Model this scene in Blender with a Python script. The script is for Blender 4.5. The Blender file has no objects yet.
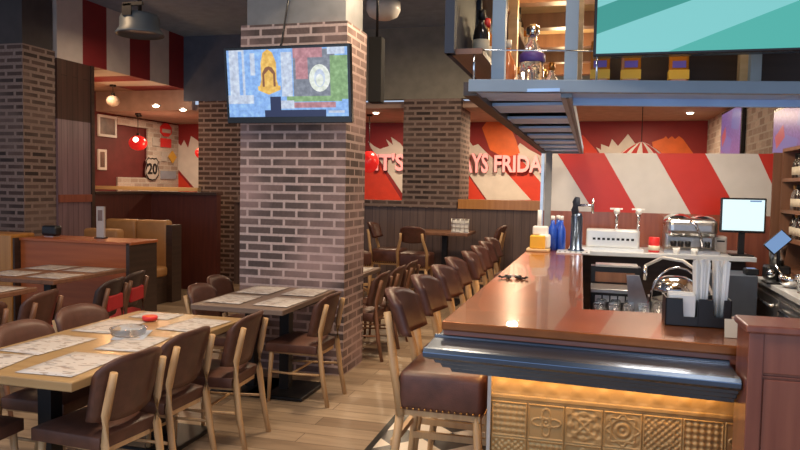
import bpy, bmesh, math, random
from mathutils import Vector, Matrix, noise
random.seed(4)
C = bpy.context.scene.collection
PI = math.pi

# ------------------------------------------------------------------ materials
def nmat(name):
    m = bpy.data.materials.new(name); m.use_nodes = True
    nt = m.node_tree; b = nt.nodes['Principled BSDF']
    return m, nt, b
def uvmap(nt, sx=1, sy=1, rot=0):
    t = nt.nodes.new('ShaderNodeTexCoord'); mp = nt.nodes.new('ShaderNodeMapping')
    mp.inputs['Scale'].default_value = (sx, sy, 1); mp.inputs['Rotation'].default_value = (0, 0, rot)
    nt.links.new(t.outputs['UV'], mp.inputs['Vector']); return mp.outputs['Vector']
def ramp(nt, fac, stops):
    r = nt.nodes.new('ShaderNodeValToRGB'); e = r.color_ramp.elements
    while len(e) < len(stops): e.new(0.5)
    for i, (p, c) in enumerate(stops): e[i].position = p; e[i].color = (*c, 1)
    nt.links.new(fac, r.inputs['Fac']); return r.outputs['Color']
def bump(nt, b, h, s, d=0.01):
    n = nt.nodes.new('ShaderNodeBump'); n.inputs['Strength'].default_value = s; n.inputs['Distance'].default_value = d
    nt.links.new(h, n.inputs['Height']); nt.links.new(n.outputs['Normal'], b.inputs['Normal'])
def noisetex(nt, vec, scale, detail=4):
    n = nt.nodes.new('ShaderNodeTexNoise'); n.inputs['Scale'].default_value = scale; n.inputs['Detail'].default_value = detail
    nt.links.new(vec, n.inputs['Vector']); return n.outputs['Fac']
def plain(name, col, rough=.5, metal=0, var=.12, vs=6, bmp=0, coat=0, trans=0, emis=None, es=0, alpha=1):
    m, nt, b = nmat(name)
    b.inputs['Roughness'].default_value = rough; b.inputs['Metallic'].default_value = metal
    if coat: b.inputs['Coat Weight'].default_value = coat
    if trans: b.inputs['Transmission Weight'].default_value = trans; b.inputs['IOR'].default_value = 1.3
    if alpha < 1: b.inputs['Alpha'].default_value = alpha
    if emis: b.inputs['Emission Color'].default_value = (*emis, 1); b.inputs['Emission Strength'].default_value = es
    if var:
        f = noisetex(nt, uvmap(nt), vs)
        c = ramp(nt, f, [(.3, [x*(1-var) for x in col]), (.7, [min(1, x*(1+var)) for x in col])])
        nt.links.new(c, b.inputs['Base Color'])
        if bmp: bump(nt, b, noisetex(nt, uvmap(nt), vs*12), bmp, .004)
    else: b.inputs['Base Color'].default_value = (*col, 1)
    return m
def wood(name, c1, c2, rough=.4, along='u', grain=1.0, coat=0):
    m, nt, b = nmat(name)
    v = uvmap(nt, 1.5*grain if along == 'u' else 22*grain, 22*grain if along == 'u' else 1.5*grain)
    f = noisetex(nt, v, 1.0, 6)
    nt.links.new(ramp(nt, f, [(.3, c1), (.7, c2)]), b.inputs['Base Color'])
    b.inputs['Roughness'].default_value = rough
    if coat: b.inputs['Coat Weight'].default_value = coat; b.inputs['Coat Roughness'].default_value = .15
    bump(nt, b, f, .12, .003); return m
def brick(name, cols, mortar, bw=.235, rh=.075, ms=.011, bias=0., wash=None):
    m, nt, b = nmat(name); v = uvmap(nt)
    t = nt.nodes.new('ShaderNodeTexBrick'); nt.links.new(v, t.inputs['Vector'])
    for k, x in (('Scale', 1), ('Brick Width', bw), ('Row Height', rh), ('Mortar Size', ms), ('Mortar Smooth', .3), ('Bias', bias)): t.inputs[k].default_value = x
    t.inputs['Color1'].default_value = (*cols[0], 1); t.inputs['Color2'].default_value = (*cols[1], 1); t.inputs['Mortar'].default_value = (*mortar, 1)
    out = t.outputs['Color']
    f2 = noisetex(nt, v, 40, 5)
    mx = nt.nodes.new('ShaderNodeMix'); mx.data_type = 'RGBA'; mx.blend_type = 'MULTIPLY'; mx.inputs['Factor'].default_value = .6
    g = ramp(nt, f2, [(.25, (.6, .6, .6)), (.75, (1.15, 1.15, 1.15))])
    nt.links.new(out, mx.inputs['A']); nt.links.new(g, mx.inputs['B']); out = mx.outputs['Result']
    if wash:
        n3 = noisetex(nt, v, 1.4, 3); w = ramp(nt, n3, [(.44, (0, 0, 0)), (.66, (.6, .6, .6))])
        m2 = nt.nodes.new('ShaderNodeMix'); m2.data_type = 'RGBA'
        nt.links.new(w, m2.inputs['Factor']); nt.links.new(out, m2.inputs['A']); m2.inputs['B'].default_value = (*wash, 1); out = m2.outputs['Result']
    nt.links.new(out, b.inputs['Base Color']); b.inputs['Roughness'].default_value = .85
    bump(nt, b, t.outputs['Fac'], -.6, .012); return m
def planks(name, cols, w=1.3, h=.17, rough=.35):
    m, nt, b = nmat(name); v = uvmap(nt)
    t = nt.nodes.new('ShaderNodeTexBrick'); nt.links.new(v, t.inputs['Vector'])
    for k, x in (('Scale', 1), ('Brick Width', w), ('Row Height', h), ('Mortar Size', .003), ('Mortar Smooth', .2), ('Bias', -.1)): t.inputs[k].default_value = x
    t.offset = .37
    t.inputs['Color1'].default_value = (*cols[0], 1); t.inputs['Color2'].default_value = (*cols[1], 1); t.inputs['Mortar'].default_value = (*cols[2], 1)
    f = noisetex(nt, uvmap(nt, 2, 18), 1.2, 6)
    g = ramp(nt, f, [(.25, (.62, .6, .58)), (.75, (1.15, 1.13, 1.1))])
    mx = nt.nodes.new('ShaderNodeMix'); mx.data_type = 'RGBA'; mx.blend_type = 'MULTIPLY'; mx.inputs['Factor'].default_value = .9
    nt.links.new(t.outputs['Color'], mx.inputs['A']); nt.links.new(g, mx.inputs['B'])
    nt.links.new(mx.outputs['Result'], b.inputs['Base Color']); b.inputs['Roughness'].default_value = rough
    bump(nt, b, t.outputs['Fac'], -.3, .004); return m
def boards(name, c1, c2, gap, w=.1, rough=.45):     # vertical boards with fine grooves
    m, nt, b = nmat(name); v = uvmap(nt)
    t = nt.nodes.new('ShaderNodeTexBrick'); nt.links.new(uvmap(nt, 1, 1, PI/2), t.inputs['Vector'])
    for k, x in (('Scale', 1), ('Brick Width', 6.), ('Row Height', w), ('Mortar Size', .004), ('Mortar Smooth', .2)): t.inputs[k].default_value = x
    t.inputs['Color1'].default_value = (*c1, 1); t.inputs['Color2'].default_value = (*c2, 1); t.inputs['Mortar'].default_value = (*gap, 1)
    f = noisetex(nt, uvmap(nt, 24, 1.5), 1, 5); g = ramp(nt, f, [(.3, (.75, .75, .75)), (.7, (1.15, 1.15, 1.15))])
    mx = nt.nodes.new('ShaderNodeMix'); mx.data_type = 'RGBA'; mx.blend_type = 'MULTIPLY'; mx.inputs['Factor'].default_value = .8
    nt.links.new(t.outputs['Color'], mx.inputs['A']); nt.links.new(g, mx.inputs['B'])
    nt.links.new(mx.outputs['Result'], b.inputs['Base Color']); b.inputs['Roughness'].default_value = rough
    bump(nt, b, t.outputs['Fac'], -.5, .006); return m
def checker(name, c1, c2, s):
    m, nt, b = nmat(name)
    t = nt.nodes.new('ShaderNodeTexChecker'); nt.links.new(uvmap(nt, 1, 1, PI/4), t.inputs['Vector'])
    t.inputs['Scale'].default_value = s; t.inputs['Color1'].default_value = (*c1, 1); t.inputs['Color2'].default_value = (*c2, 1)
    nt.links.new(t.outputs['Color'], b.inputs['Base Color']); b.inputs['Roughness'].default_value = .3; return m
def printed(name, base, inks, sc=9):                # paper with blotches of print
    m, nt, b = nmat(name)
    t = nt.nodes.new('ShaderNodeTexVoronoi'); t.inputs['Scale'].default_value = sc; nt.links.new(uvmap(nt, 1, 2.6), t.inputs['Vector'])
    r = nt.nodes.new('ShaderNodeValToRGB'); r.color_ramp.interpolation = 'CONSTANT'; e = r.color_ramp.elements
    st = [(0, base), (.52, inks[0]), (.64, base), (.78, inks[1]), (.86, base), (.93, inks[2])]
    while len(e) < len(st): e.new(.5)
    for i, (p, c) in enumerate(st): e[i].position = p; e[i].color = (*c, 1)
    s = nt.nodes.new('ShaderNodeSeparateColor'); nt.links.new(t.outputs['Color'], s.inputs['Color']); nt.links.new(s.outputs['Red'], r.inputs['Fac'])
    nt.links.new(r.outputs['Color'], b.inputs['Base Color']); b.inputs['Roughness'].default_value = .45; return m
def emit(name, col, s): return plain(name, (.02, .02, .02), .5, var=0, emis=col, es=s)

M = {}
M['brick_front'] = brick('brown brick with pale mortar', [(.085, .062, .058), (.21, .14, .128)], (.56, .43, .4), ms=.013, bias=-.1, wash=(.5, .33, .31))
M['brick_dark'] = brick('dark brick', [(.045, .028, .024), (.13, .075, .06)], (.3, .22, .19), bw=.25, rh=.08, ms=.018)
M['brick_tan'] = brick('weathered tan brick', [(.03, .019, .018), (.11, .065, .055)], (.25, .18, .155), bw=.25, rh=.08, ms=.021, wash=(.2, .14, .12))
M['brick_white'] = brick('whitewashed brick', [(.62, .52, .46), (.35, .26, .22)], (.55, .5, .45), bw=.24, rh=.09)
M['grey_paint'] = plain('grey ceiling paint with cool light in colour', (.21, .28, .39), .8)  # bluish light from below worked into the grey paint colour
M['grey_column'] = plain('mid grey paint', (.22, .225, .235), .8)
M['olive'] = plain('warm grey bulkhead paint', (.23, .215, .18), .8)
M['navy'] = plain('dark slate paint', (.085, .1, .14), .8)
M['dark_paint'] = plain('dark brown grey paint', (.055, .045, .045), .8)
M['back_ceiling'] = plain('pinkish beige ceiling paint', (.42, .28, .22), .85)
M['maroon'] = plain('maroon wall paint', (.13, .022, .022), .6)
M['red'] = plain('red wall paint', (.27, .018, .018), .55, var=.05)
M['bright_red'] = plain('bright orange red paint', (.62, .045, .018), .5, var=.08)
M['orange'] = plain('orange paint', (.75, .14, .02), .5, var=.1)
M['white_paint'] = plain('off white paint', (.66, .6, .55), .55, var=.06)
M['stripe_red'] = plain('deep red stripe paint', (.2, .012, .014), .6, var=.06)
M['stripe_white'] = plain('white stripe paint', (.52, .45, .42), .6, var=.06)
M['panel_red'] = plain('glossy red panel', (.5, .03, .018), .3, var=.05)
M['panel_white'] = plain('glossy white panel', (.6, .56, .52), .3, var=.05)
M['floor'] = planks('oak floor planks', [(.47, .355, .25), (.24, .165, .11), (.12, .08, .055)])
M['tiles'] = checker('black and white floor tiles', (.72, .62, .52), (.05, .045, .045), 4.2)
M['purple_sheen_boards'] = boards('boards with purplish sheen in colour', (.24, .16, .18), (.2, .13, .15), (.07, .045, .05), rough=.3)  # purple cast of a blue reflection mixed into the board colour
M['brown_boards'] = boards('dark brown boards', (.075, .035, .025), (.06, .028, .02), (.02, .01, .01))
M['wainscot'] = boards('greyish brown wainscot boards', (.15, .1, .085), (.115, .075, .065), (.05, .03, .03), .12)
M['red_wood'] = wood('reddish wood laminate', (.07, .015, .01), (.11, .025, .015), .5, 'v')
M['orange_wood'] = wood('orange stained wood', (.36, .085, .02), (.46, .12, .03), .4, 'u', coat=.15)
M['amber_wood'] = wood('amber wood', (.42, .17, .03), (.52, .23, .05), .35, 'v', coat=.3)
M['mahogany'] = wood('mahogany panel', (.2, .055, .033), (.3, .095, .055), .3, 'v', coat=.4)
M['dark_wood'] = wood('dark wood', (.035, .02, .014), (.065, .035, .024), .45, 'u')
M['oak'] = wood('light oak table top', (.3, .18, .075), (.4, .26, .12), .35, 'u', coat=.2)
M['grey_oak'] = wood('grey brown table top', (.16, .11, .085), (.24, .17, .13), .4, 'u', coat=.2)
M['beech'] = wood('honey beech wood', (.46, .27, .13), (.62, .4, .2), .4, 'v')
M['walnut'] = wood('brown wood', (.17, .075, .04), (.26, .12, .065), .4, 'v')
M['pale_wood'] = wood('pale timber', (.55, .36, .18), (.7, .48, .26), .5, 'u')
M['leather'] = plain('brown leather', (.1, .041, .027), .42, var=.22, vs=14, bmp=.25)
M['dark_leather'] = plain('dark brown leather', (.05, .027, .022), .4, var=.2, vs=14, bmp=.25)
M['stool_leather'] = plain('chestnut leather', (.1, .038, .027), .38, var=.25, vs=12, bmp=.3)
M['tan_leather'] = plain('tan leather', (.42, .21, .075), .45, var=.12, bmp=.2)
M['red_fabric'] = plain('red seat fabric', (.55, .02, .025), .6, bmp=.2)
M['black_metal'] = plain('black metal', (.016, .015, .016), .4, .4, var=0)
M['matt_black'] = plain('matt black', (.008, .008, .009), .9, var=0)
M['pale_steel'] = plain('pale steel', (.72, .74, .76), .3, .4, var=.05)
M['black_plastic'] = plain('black plastic', (.012, .012, .014), .35, var=0)
M['steel'] = plain('brushed steel', (.62, .61, .6), .28, 1, var=.08, vs=20)
M['chrome'] = plain('chrome', (.75, .76, .78), .12, 1, var=0)
M['rail_steel'] = plain('polished blue grey steel', (.11, .15, .225), .24, .9, var=.1, vs=3)
M['brass'] = plain('brass studs', (.5, .28, .1), .3, 1, var=0)
M['copper'] = plain('copper bar top', (.3, .09, .02), .27, .5, var=.3, vs=4, coat=.35)
M['copper_edge'] = wood('red brown bar edge', (.24, .07, .04), (.34, .11, .06), .3, 'u', coat=.5)
M['tin'] = plain('gilded pressed tin', (.46, .3, .13), .42, .6, var=.12, vs=9)
M['canopy_grey'] = plain('blue grey painted steel', (.25, .3, .355), .5, .1, var=.06)
M['slat_blue_sheen'] = plain('steel slat with blue reflection in colour', (.4, .6, .95), .4, 0, var=.1)  # blue of reflected light put into the slat colour
M['cab_grey'] = plain('slate blue steel', (.09, .11, .15), .4, .2, var=.1)
M['canopy_dark'] = plain('dark navy steel', (.02, .026, .045), .7, 0, var=.1)
M['white_ceramic'] = plain('white plastic', (.75, .73, .7), .4, var=.04)
M['paper'] = plain('white paper', (.82, .8, .77), .7, var=.05)
M['mat_paper'] = printed('printed placemat paper', (.52, .48, .46), [(.3, .24, .21), (.27, .25, .25), (.48, .4, .36)], 26)
M['glass'] = plain('clear glass', (.95, .97, .98), .05, var=0, trans=1, alpha=.75)
M['blue_glass'] = plain('cobalt blue glass', (.02, .09, .55), .12, var=0, coat=.5)
M['amber_glass'] = plain('amber spirits', (.5, .16, .02), .12, var=0, coat=.5)
M['orange_glass'] = plain('orange spirits', (.9, .3, .12), .15, var=0, coat=.5)
M['clear_bottle'] = plain('clear bottle glass', (.95, .92, .88), .06, var=0, trans=.85)
M['dark_glass'] = plain('dark bottle glass', (.03, .02, .015), .1, var=0, coat=.6)
M['purple'] = plain('purple band', (.16, .1, .45), .4, var=.05)
M['label_white'] = plain('cream label', (.7, .6, .45), .6, var=.05)
M['label_yellow'] = plain('yellow label', (.8, .42, .03), .5, var=.05)
M['lamp_grey'] = plain('grey enamel', (.1, .12, .14), .45, .2, var=.05)
M['tv_body'] = plain('black gloss plastic', (.01, .01, .012), .25, var=0)
M['downlight'] = emit('lit downlight', (1, .8, .55), 14)
M['led'] = emit('warm LED strip', (1, .55, .16), 4)
M['globe'] = plain('frosted globe glass', (.6, .53, .46), .3, var=0)
M['red_glow'] = plain('red lit glass', (.5, .015, .015), .25, var=0, emis=(1, .025, .02), es=.4)
M['bulb'] = emit('lit bulb', (1, .7, .5), 8)
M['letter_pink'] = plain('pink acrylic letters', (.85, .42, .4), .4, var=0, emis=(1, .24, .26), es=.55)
M['letter_red'] = plain('red letter sides', (.5, .01, .01), .4, var=0)
def screen(n, c, s=1.0, v=.0):
    M[n] = plain(n, (.01, .01, .01), .3, var=0, emis=c, es=s)
    if v:
        nt = M[n].node_tree; f = noisetex(nt, uvmap(nt), 26, 6)
        nt.links.new(ramp(nt, f, [(.3, [x*(1-v) for x in c]), (.5, c), (.72, [min(1, x*(1+v)+v*.25) for x in c])]), nt.nodes['Principled BSDF'].inputs['Emission Color'])
screen('scr_blue', (.28, .5, .95), .9, .25); screen('scr_pale', (.6, .68, .85), .9, .25); screen('scr_gold', (.85, .5, .1), .95, .25)
screen('scr_brown', (.3, .12, .05), .8); screen('scr_white', (.8, .85, .75), .95, .25); screen('scr_green', (.25, .42, .18), .9, .25)
screen('scr_pink', (.55, .25, .28), .85, .25); screen('scr_grey', (.25, .27, .33), .8, .25); screen('scr_dark', (.02, .03, .1), .8)
screen('scr_teal', (.07, .42, .37), 1); screen('scr_teal_dark', (.035, .3, .26), 1); screen('scr_aqua', (.2, .58, .58), 1); screen('scr_teal_blue', (.09, .38, .43), 1)
screen('scr_violet', (.24, .22, .55), .55); screen('scr_pos', (.75, .95, .97), 1.1); screen('scr_tablet', (.22, .38, .68), .8); screen('scr_purple', (.22, .12, .35), .7, .25); screen('scr_red', (.55, .1, .12), .7)

# ------------------------------------------------------------------ mesh helpers
class MB:
    def __init__(s): s.bm = bmesh.new(); s.mi = 0
    def _m(s, fs):
        for f in fs: f.material_index = s.mi
    def box(s, lo, hi, rot=None, piv=None):
        vs = [s.bm.verts.new((x, y, z)) for x in (lo[0], hi[0]) for y in (lo[1], hi[1]) for z in (lo[2], hi[2])]
        fs = [s.bm.faces.new([vs[i] for i in q]) for q in ((0,1,3,2), (4,6,7,5), (0,4,5,1), (2,3,7,6), (0,2,6,4), (1,5,7,3))]
        if rot: bmesh.ops.rotate(s.bm, verts=vs, cent=piv or [(a+b)/2 for a, b in zip(lo, hi)], matrix=rot)
        s._m(fs); return vs
    def rbox(s, lo, hi, r=.02, seg=3, rot=None):
        b = bmesh.new(); c = [(a+q)/2 for a, q in zip(lo, hi)]; d = [q-a for a, q in zip(lo, hi)]
        bmesh.ops.create_cube(b, size=1); bmesh.ops.scale(b, vec=d, verts=b.verts)
        r = min(r, min(d)*.49)
        bmesh.ops.bevel(b, geom=b.edges[:], offset=r, segments=seg, profile=.5, affect='EDGES')
        if rot: bmesh.ops.rotate(b, verts=b.verts, cent=(0,0,0), matrix=rot)
        bmesh.ops.translate(b, vec=c, verts=b.verts); s.merge(b)
    def merge(s, b):
        mp = {v: s.bm.verts.new(v.co) for v in b.verts}
        for f in b.faces:
            g = s.bm.faces.new([mp[v] for v in f.verts]); g.material_index = s.mi; g.smooth = f.smooth
        b.free()
    def poly(s, pts):
        f = s.bm.faces.new([s.bm.verts.new(p) for p in pts]); s._m([f]); return f
    def prism(s, pts, vec):                       # closed planar outline swept along vec
        a = [s.bm.verts.new(p) for p in pts]; b = [s.bm.verts.new(Vector(p)+Vector(vec)) for p in pts]
        n = len(pts); fs = [s.bm.faces.new(a[::-1]), s.bm.faces.new(b)]
        fs += [s.bm.faces.new((a[i], a[(i+1)%n], b[(i+1)%n], b[i])) for i in range(n)]; s._m(fs)
    def tube(s, pts, rad, seg=8, sx=1., closed=False, up=Vector((0,0,1))):
        pts = [Vector(p) for p in pts]; n = len(pts)
        if not hasattr(rad, '__len__'): rad = [rad]*n
        rings = []
        for i, p in enumerate(pts):
            a = pts[(i-1) % n] if (closed or i) else p; b = pts[(i+1) % n] if (closed or i < n-1) else p
            t = (b-a).normalized(); u = t.cross(up)
            if u.length < .05: u = t.cross(Vector((1, 0, 0)))
            u.normalize(); w = u.cross(t)
            rings.append([s.bm.verts.new(p+u*math.cos(k*2*PI/seg)*rad[i]*sx+w*math.sin(k*2*PI/seg)*rad[i]) for k in range(seg)])
        fs = []
        for i in range(n if closed else n-1):
            A, B = rings[i], rings[(i+1) % n]
            fs += [s.bm.faces.new((A[k], A[(k+1) % seg], B[(k+1) % seg], B[k])) for k in range(seg)]
        for f in fs: f.smooth = True
        if not closed: fs += [s.bm.faces.new(rings[0][::-1]), s.bm.faces.new(rings[-1])]
        s._m(fs)
    def lathe(s, prof, c=(0,0,0), seg=20, cap=True):
        rings = []
        for r, z in prof: rings.append([s.bm.verts.new((c[0]+max(r, .0004)*math.cos(k*2*PI/seg), c[1]+max(r, .0004)*math.sin(k*2*PI/seg), c[2]+z)) for k in range(seg)])
        fs = []
        for A, B in zip(rings, rings[1:]): fs += [s.bm.faces.new((A[k], A[(k+1) % seg], B[(k+1) % seg], B[k])) for k in range(seg)]
        for f in fs: f.smooth = True
        if cap: fs += [s.bm.faces.new(rings[0][::-1]), s.bm.faces.new(rings[-1])]
        s._m(fs)
    def ball(s, c, r, seg=14, sc=(1,1,1)):
        n = seg//2; s0 = len(s.bm.verts)
        rings = [[s.bm.verts.new((c[0]+r*sc[0]*math.sin(PI*i/n)*math.cos(2*PI*k/seg), c[1]+r*sc[1]*math.sin(PI*i/n)*math.sin(2*PI*k/seg), c[2]+r*sc[2]*math.cos(PI*i/n))) for k in range(seg)] for i in range(1, n)]
        t = s.bm.verts.new((c[0], c[1], c[2]+r*sc[2])); b = s.bm.verts.new((c[0], c[1], c[2]-r*sc[2])); fs = []
        for A, B in zip(rings, rings[1:]): fs += [s.bm.faces.new((A[k], B[k], B[(k+1) % seg], A[(k+1) % seg])) for k in range(seg)]
        for k in range(seg): fs += [s.bm.faces.new((t, rings[0][k], rings[0][(k+1) % seg])), s.bm.faces.new((b, rings[-1][(k+1) % seg], rings[-1][k]))]
        for f in fs: f.smooth = True
        s._m(fs)
    def sheet(s, fn, nu, nv, smooth=True):
        g = [[s.bm.verts.new(fn(i/nu, j/nv)) for j in range(nv+1)] for i in range(nu+1)]
        for i in range(nu):
            for j in range(nv):
                f = s.bm.faces.new((g[i][j], g[i+1][j], g[i+1][j+1], g[i][j+1])); f.smooth = smooth; f.material_index = s.mi
        return g
    def pad(s, fo, fi, nu, nv):                   # closed cushion between two surfaces
        a = s.sheet(fo, nu, nv); b = s.sheet(fi, nu, nv); fs = []
        for i in range(nu):
            fs += [s.bm.faces.new((a[i][0], b[i][0], b[i+1][0], a[i+1][0])), s.bm.faces.new((a[i][nv], a[i+1][nv], b[i+1][nv], b[i][nv]))]
        for j in range(nv):
            fs += [s.bm.faces.new((a[0][j], a[0][j+1], b[0][j+1], b[0][j])), s.bm.faces.new((a[nu][j], b[nu][j], b[nu][j+1], a[nu][j+1]))]
        for f in fs: f.smooth = True
        s._m(fs)
    def build(s, name, mat, parent=None, bevel=0, sub=0, smooth=False):
        bm = s.bm; bmesh.ops.recalc_face_normals(bm, faces=bm.faces[:])
        uv = bm.loops.layers.uv.new('UVMap')
        for f in bm.faces:
            n = f.normal; a = max(range(3), key=lambda k: abs(n[k]))
            for l in f.loops:
                p = l.vert.co; l[uv].uv = (p.y, p.z) if a == 0 else ((p.x, p.z) if a == 1 else (p.x, p.y))
            if smooth: f.smooth = True
        me = bpy.data.meshes.new(name); bm.to_mesh(me); bm.free()
        for m in (mat if isinstance(mat, (list, tuple)) else [mat]): me.materials.append(M[m] if isinstance(m, str) else m)
        o = bpy.data.objects.new(name, me); C.objects.link(o)
        if parent: o.parent = parent
        if bevel:
            b = o.modifiers.new('Bevel', 'BEVEL'); b.width = bevel; b.segments = 2; b.limit_method = 'ANGLE'; b.angle_limit = .7
        if sub:
            b = o.modifiers.new('Subdivision', 'SUBSURF'); b.levels = b.render_levels = sub
        return o
def tag(o, label, cat, group=None, kind=None):
    o['label'] = label; o['category'] = cat
    if group: o['group'] = group
    if kind: o['kind'] = kind
    return o
def thing(name, label, cat, loc=(0,0,0), rz=0, group=None):
    o = bpy.data.objects.new(name, None); o.empty_display_size = .1; C.objects.link(o)
    o.location = loc; o.rotation_euler = (0, 0, rz); return tag(o, label, cat, group)
def dup(root, loc, rz, label=None, group=None):
    r = root.copy(); C.objects.link(r); r.location = loc; r.rotation_euler = (0, 0, rz)
    if label: r['label'] = label
    if group: r['group'] = group
    for ch in list(root.children):
        c = ch.copy(); C.objects.link(c); c.parent = r
        for g in ch.children:
            d = g.copy(); C.objects.link(d); d.parent = c
    return r
def struct(name, mb, mat, **k):
    o = mb.build(name, mat, **k); o['kind'] = 'structure'; return o
def boxes(*bs):
    m = MB()
    for lo, hi in bs: m.box(lo, hi)
    return m

# ------------------------------------------------------------------ camera
F, H = 700., 1.65
yaw, pit, roll = math.atan(190/700), math.atan(39/700), .018
R = Matrix.Rotation(yaw, 3, 'Z') @ Matrix.Rotation(PI/2-pit, 3, 'X') @ Matrix.Rotation(roll, 3, 'Z')
cam = bpy.data.cameras.new('camera'); co = bpy.data.objects.new('camera', cam); C.objects.link(co)
co.matrix_world = Matrix.Translation((0, 0, H)) @ R.to_4x4()
cam.sensor_width = 36; cam.lens = F*36/800; cam.clip_start = .05
bpy.context.scene.camera = co
def ray(x, y): return R @ Vector(((x-400)/F, -(y-225)/F, -1))
def onz(x, y, z): d = ray(x, y); t = (z-H)/d.z; return Vector((d.x*t, d.y*t, z))
def ony(x, y, Y): d = ray(x, y); t = Y/d.y; return Vector((d.x*t, Y, H+d.z*t))
def onx(x, y, X): d = ray(x, y); t = X/d.x; return Vector((X, d.y*t, H+d.z*t))

# ================================================================== SETTING
XL, XR, XB = -6.6, 1.893, -8.4
struct('floor', boxes(((-12, -3, -.1), (5, 14, 0))), 'floor')
struct('floor_tiles', boxes(((-1.27, 1.2, 0), (-.36, 7.2, .005))), 'tiles')
struct('trim_1', boxes(((-1.31, 1.2, 0), (-1.27, 7.2, .007))), 'black_metal')
struct('ceiling', boxes(((-12, -3, 4.06), (5, 10.6, 4.2))), 'grey_paint')
struct('ceiling_back', boxes(((XB-.2, 10.6, 2.86), (XR+.2, 13.3, 2.96)), ((XB-.2, 8.0, 3.2), (-7.6, 10.6, 3.3))), 'back_ceiling')
# bulkhead above the half wall
struct('wall_bulkhead', boxes(((-5.55, 10.45, 2.98), (XR+.2, 10.6, 4.06))), 'olive')
struct('wall_bulkhead_left', boxes(((XL, 10.4, 3.0), (-4.6, 10.448, 4.06))), 'navy')
struct('wall_fascia', boxes(((XB, 10.5, 2.86), (XL+.1, 10.6, 3.2))), 'back_ceiling')
# striped soffit on the left, the stripes run on under its edge
mb = MB(); ys = [7.53, 8.0, 8.48, 8.99, 9.48, 9.98, 10.5]
for i, (a, b) in enumerate(zip(ys, ys[1:])):
    mb.mi = i % 2; mb.box((-7.6, a, 3.2), (XL, b, 4.06))
struct('wall_left_soffit', mb, ['stripe_white', 'stripe_red'])
# left: board panel beside the brick column
struct('wall_left', boxes(((XL-.25, 7.53, 0), (XL, 8.14, 2.43))), 'purple_sheen_boards')
struct('wall_left_upper', boxes(((XL-.25, 7.53, 2.43), (XL, 8.14, 3.2))), 'brown_boards')
struct('trim_2', boxes(((XL, 7.53, 1.36), (XL+.02, 8.14, 1.46))), 'mahogany')
struct('trim_7', boxes(((XL-.25, 8.14, 0), (XL+.02, 8.2, 3.2))), 'dark_wood')
struct('wall_left_half', boxes(((XL-.12, 8.2, 0), (XL, 9.5, 1.46)), ((XL-.12, 9.5, 0), (-5.46, 9.62, 1.46))), 'red_wood')
struct('trim_3', boxes(((XL-.16, 8.2, 1.46), (XL+.03, 9.47, 1.5)), ((XL-.16, 9.47, 1.46), (-5.44, 9.66, 1.5))), 'dark_wood')
struct('wall_back', boxes(((XB-.2, 13.0, 0), (XR+.2, 13.2, 3.0))), 'red')
struct('wall_far_left', boxes(((XB-.2, 6, 0), (XB, 11.04, 3.2)), ((XB-.2, 11.94, 0), (XB, 13, 3.0))), ['maroon'])
struct('wall_far_left_niche', boxes(((XB-.2, 11.04, 0), (XB-.04, 11.94, 3.0))), 'maroon')
struct('wall_collage_brick', boxes(((XB, 11.94, 1.45), (XB+.03, 13, 2.83)), ((XB-.04, 11.04, 1.45), (XB+.03, 11.94, 1.72)), ((XB-.04, 11.04, 2.68), (XB+.03, 11.94, 2.83))), 'brick_white')
struct('trim_4', boxes(((XB, 10.35, 1.5), (-6.3, 10.48, 1.56))), 'pale_wood')
struct('wall_right', boxes(((XR, 2.6, 0), (XR+.15, 13, 3.0))), 'brick_white')
struct('wall_right_upper', boxes(((XR, 2.6, 3.0), (XR+.15, 10.6, 4.06))), 'grey_paint')
# half wall under the far brick column
struct('wall_half', boxes(((-5.6, 10.3, 0), (-.35, 10.42, 1.33))), 'wainscot')
struct('trim_5', boxes(((-5.6, 10.26, 1.33), (-1.92, 10.44, 1.43))), 'brick_tan')
struct('trim_6', boxes(((-1.9, 10.26, 1.33), (-.35, 10.5, 1.47))), 'amber_wood')
# brick columns, grey above the brick
struct('column_front', boxes(((-3.01, 5.64, 0), (-2.02, 6.17, 3.03))), 'brick_front')
struct('column_front_top', boxes(((-2.97, 5.68, 3.03), (-2.05, 6.13, 4.06))), 'grey_column')
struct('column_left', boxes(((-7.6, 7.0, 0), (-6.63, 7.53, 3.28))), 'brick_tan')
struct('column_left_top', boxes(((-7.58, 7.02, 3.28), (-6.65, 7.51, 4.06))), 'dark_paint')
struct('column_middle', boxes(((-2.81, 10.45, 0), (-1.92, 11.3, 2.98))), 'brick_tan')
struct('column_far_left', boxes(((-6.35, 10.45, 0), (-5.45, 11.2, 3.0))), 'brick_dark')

# painted mural on the back wall: slanted stripes with brush ends
mural = thing('wall_mural', 'painted mural of slanted white, red and orange brush stripes on the back wall', 'mural', (-3, 13, 1.3))
mur = [0]
def wallpoly(mb, pts, d):
    m = MB(); m.prism([tuple(ony(x, y, 13.0-d)-Vector((-3, 13, 1.3))) for x, y in pts], (0, d*.6, 0))
    m.build('brush_stripe', ['white_paint', 'bright_red', 'orange'][mb.mi], mural)
class K: pass
mb = K()
mb.mi = 1; wallpoly(mb, [(371, 151), (404, 204), (330, 204), (330, 160)], .004)                    # orange red, left
wallpoly(mb, [(463, 168), (488, 204), (440, 204), (440, 165)], .004)
wallpoly(mb, [(486, 152), (500, 162), (503, 140), (543, 172), (560, 204), (520, 204)], .004)
wallpoly(mb, [(583, 135), (596, 150), (602, 160), (570, 160), (570, 140)], .004)
wallpoly(mb, [(176, 170), (205, 204), (176, 204)], .004)
mb.mi = 0; wallpoly(mb, [(368, 141), (374, 146), (380, 149), (389, 146), (386, 139), (393, 145), (391, 137), (400, 143), (440, 196), (404, 196), (392, 178), (371, 148)], .009)
wallpoly(mb, [(460, 150), (470, 142), (473, 146), (478, 144), (486, 152), (495, 160), (531, 200), (487, 200), (463, 166)], .009)
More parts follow.
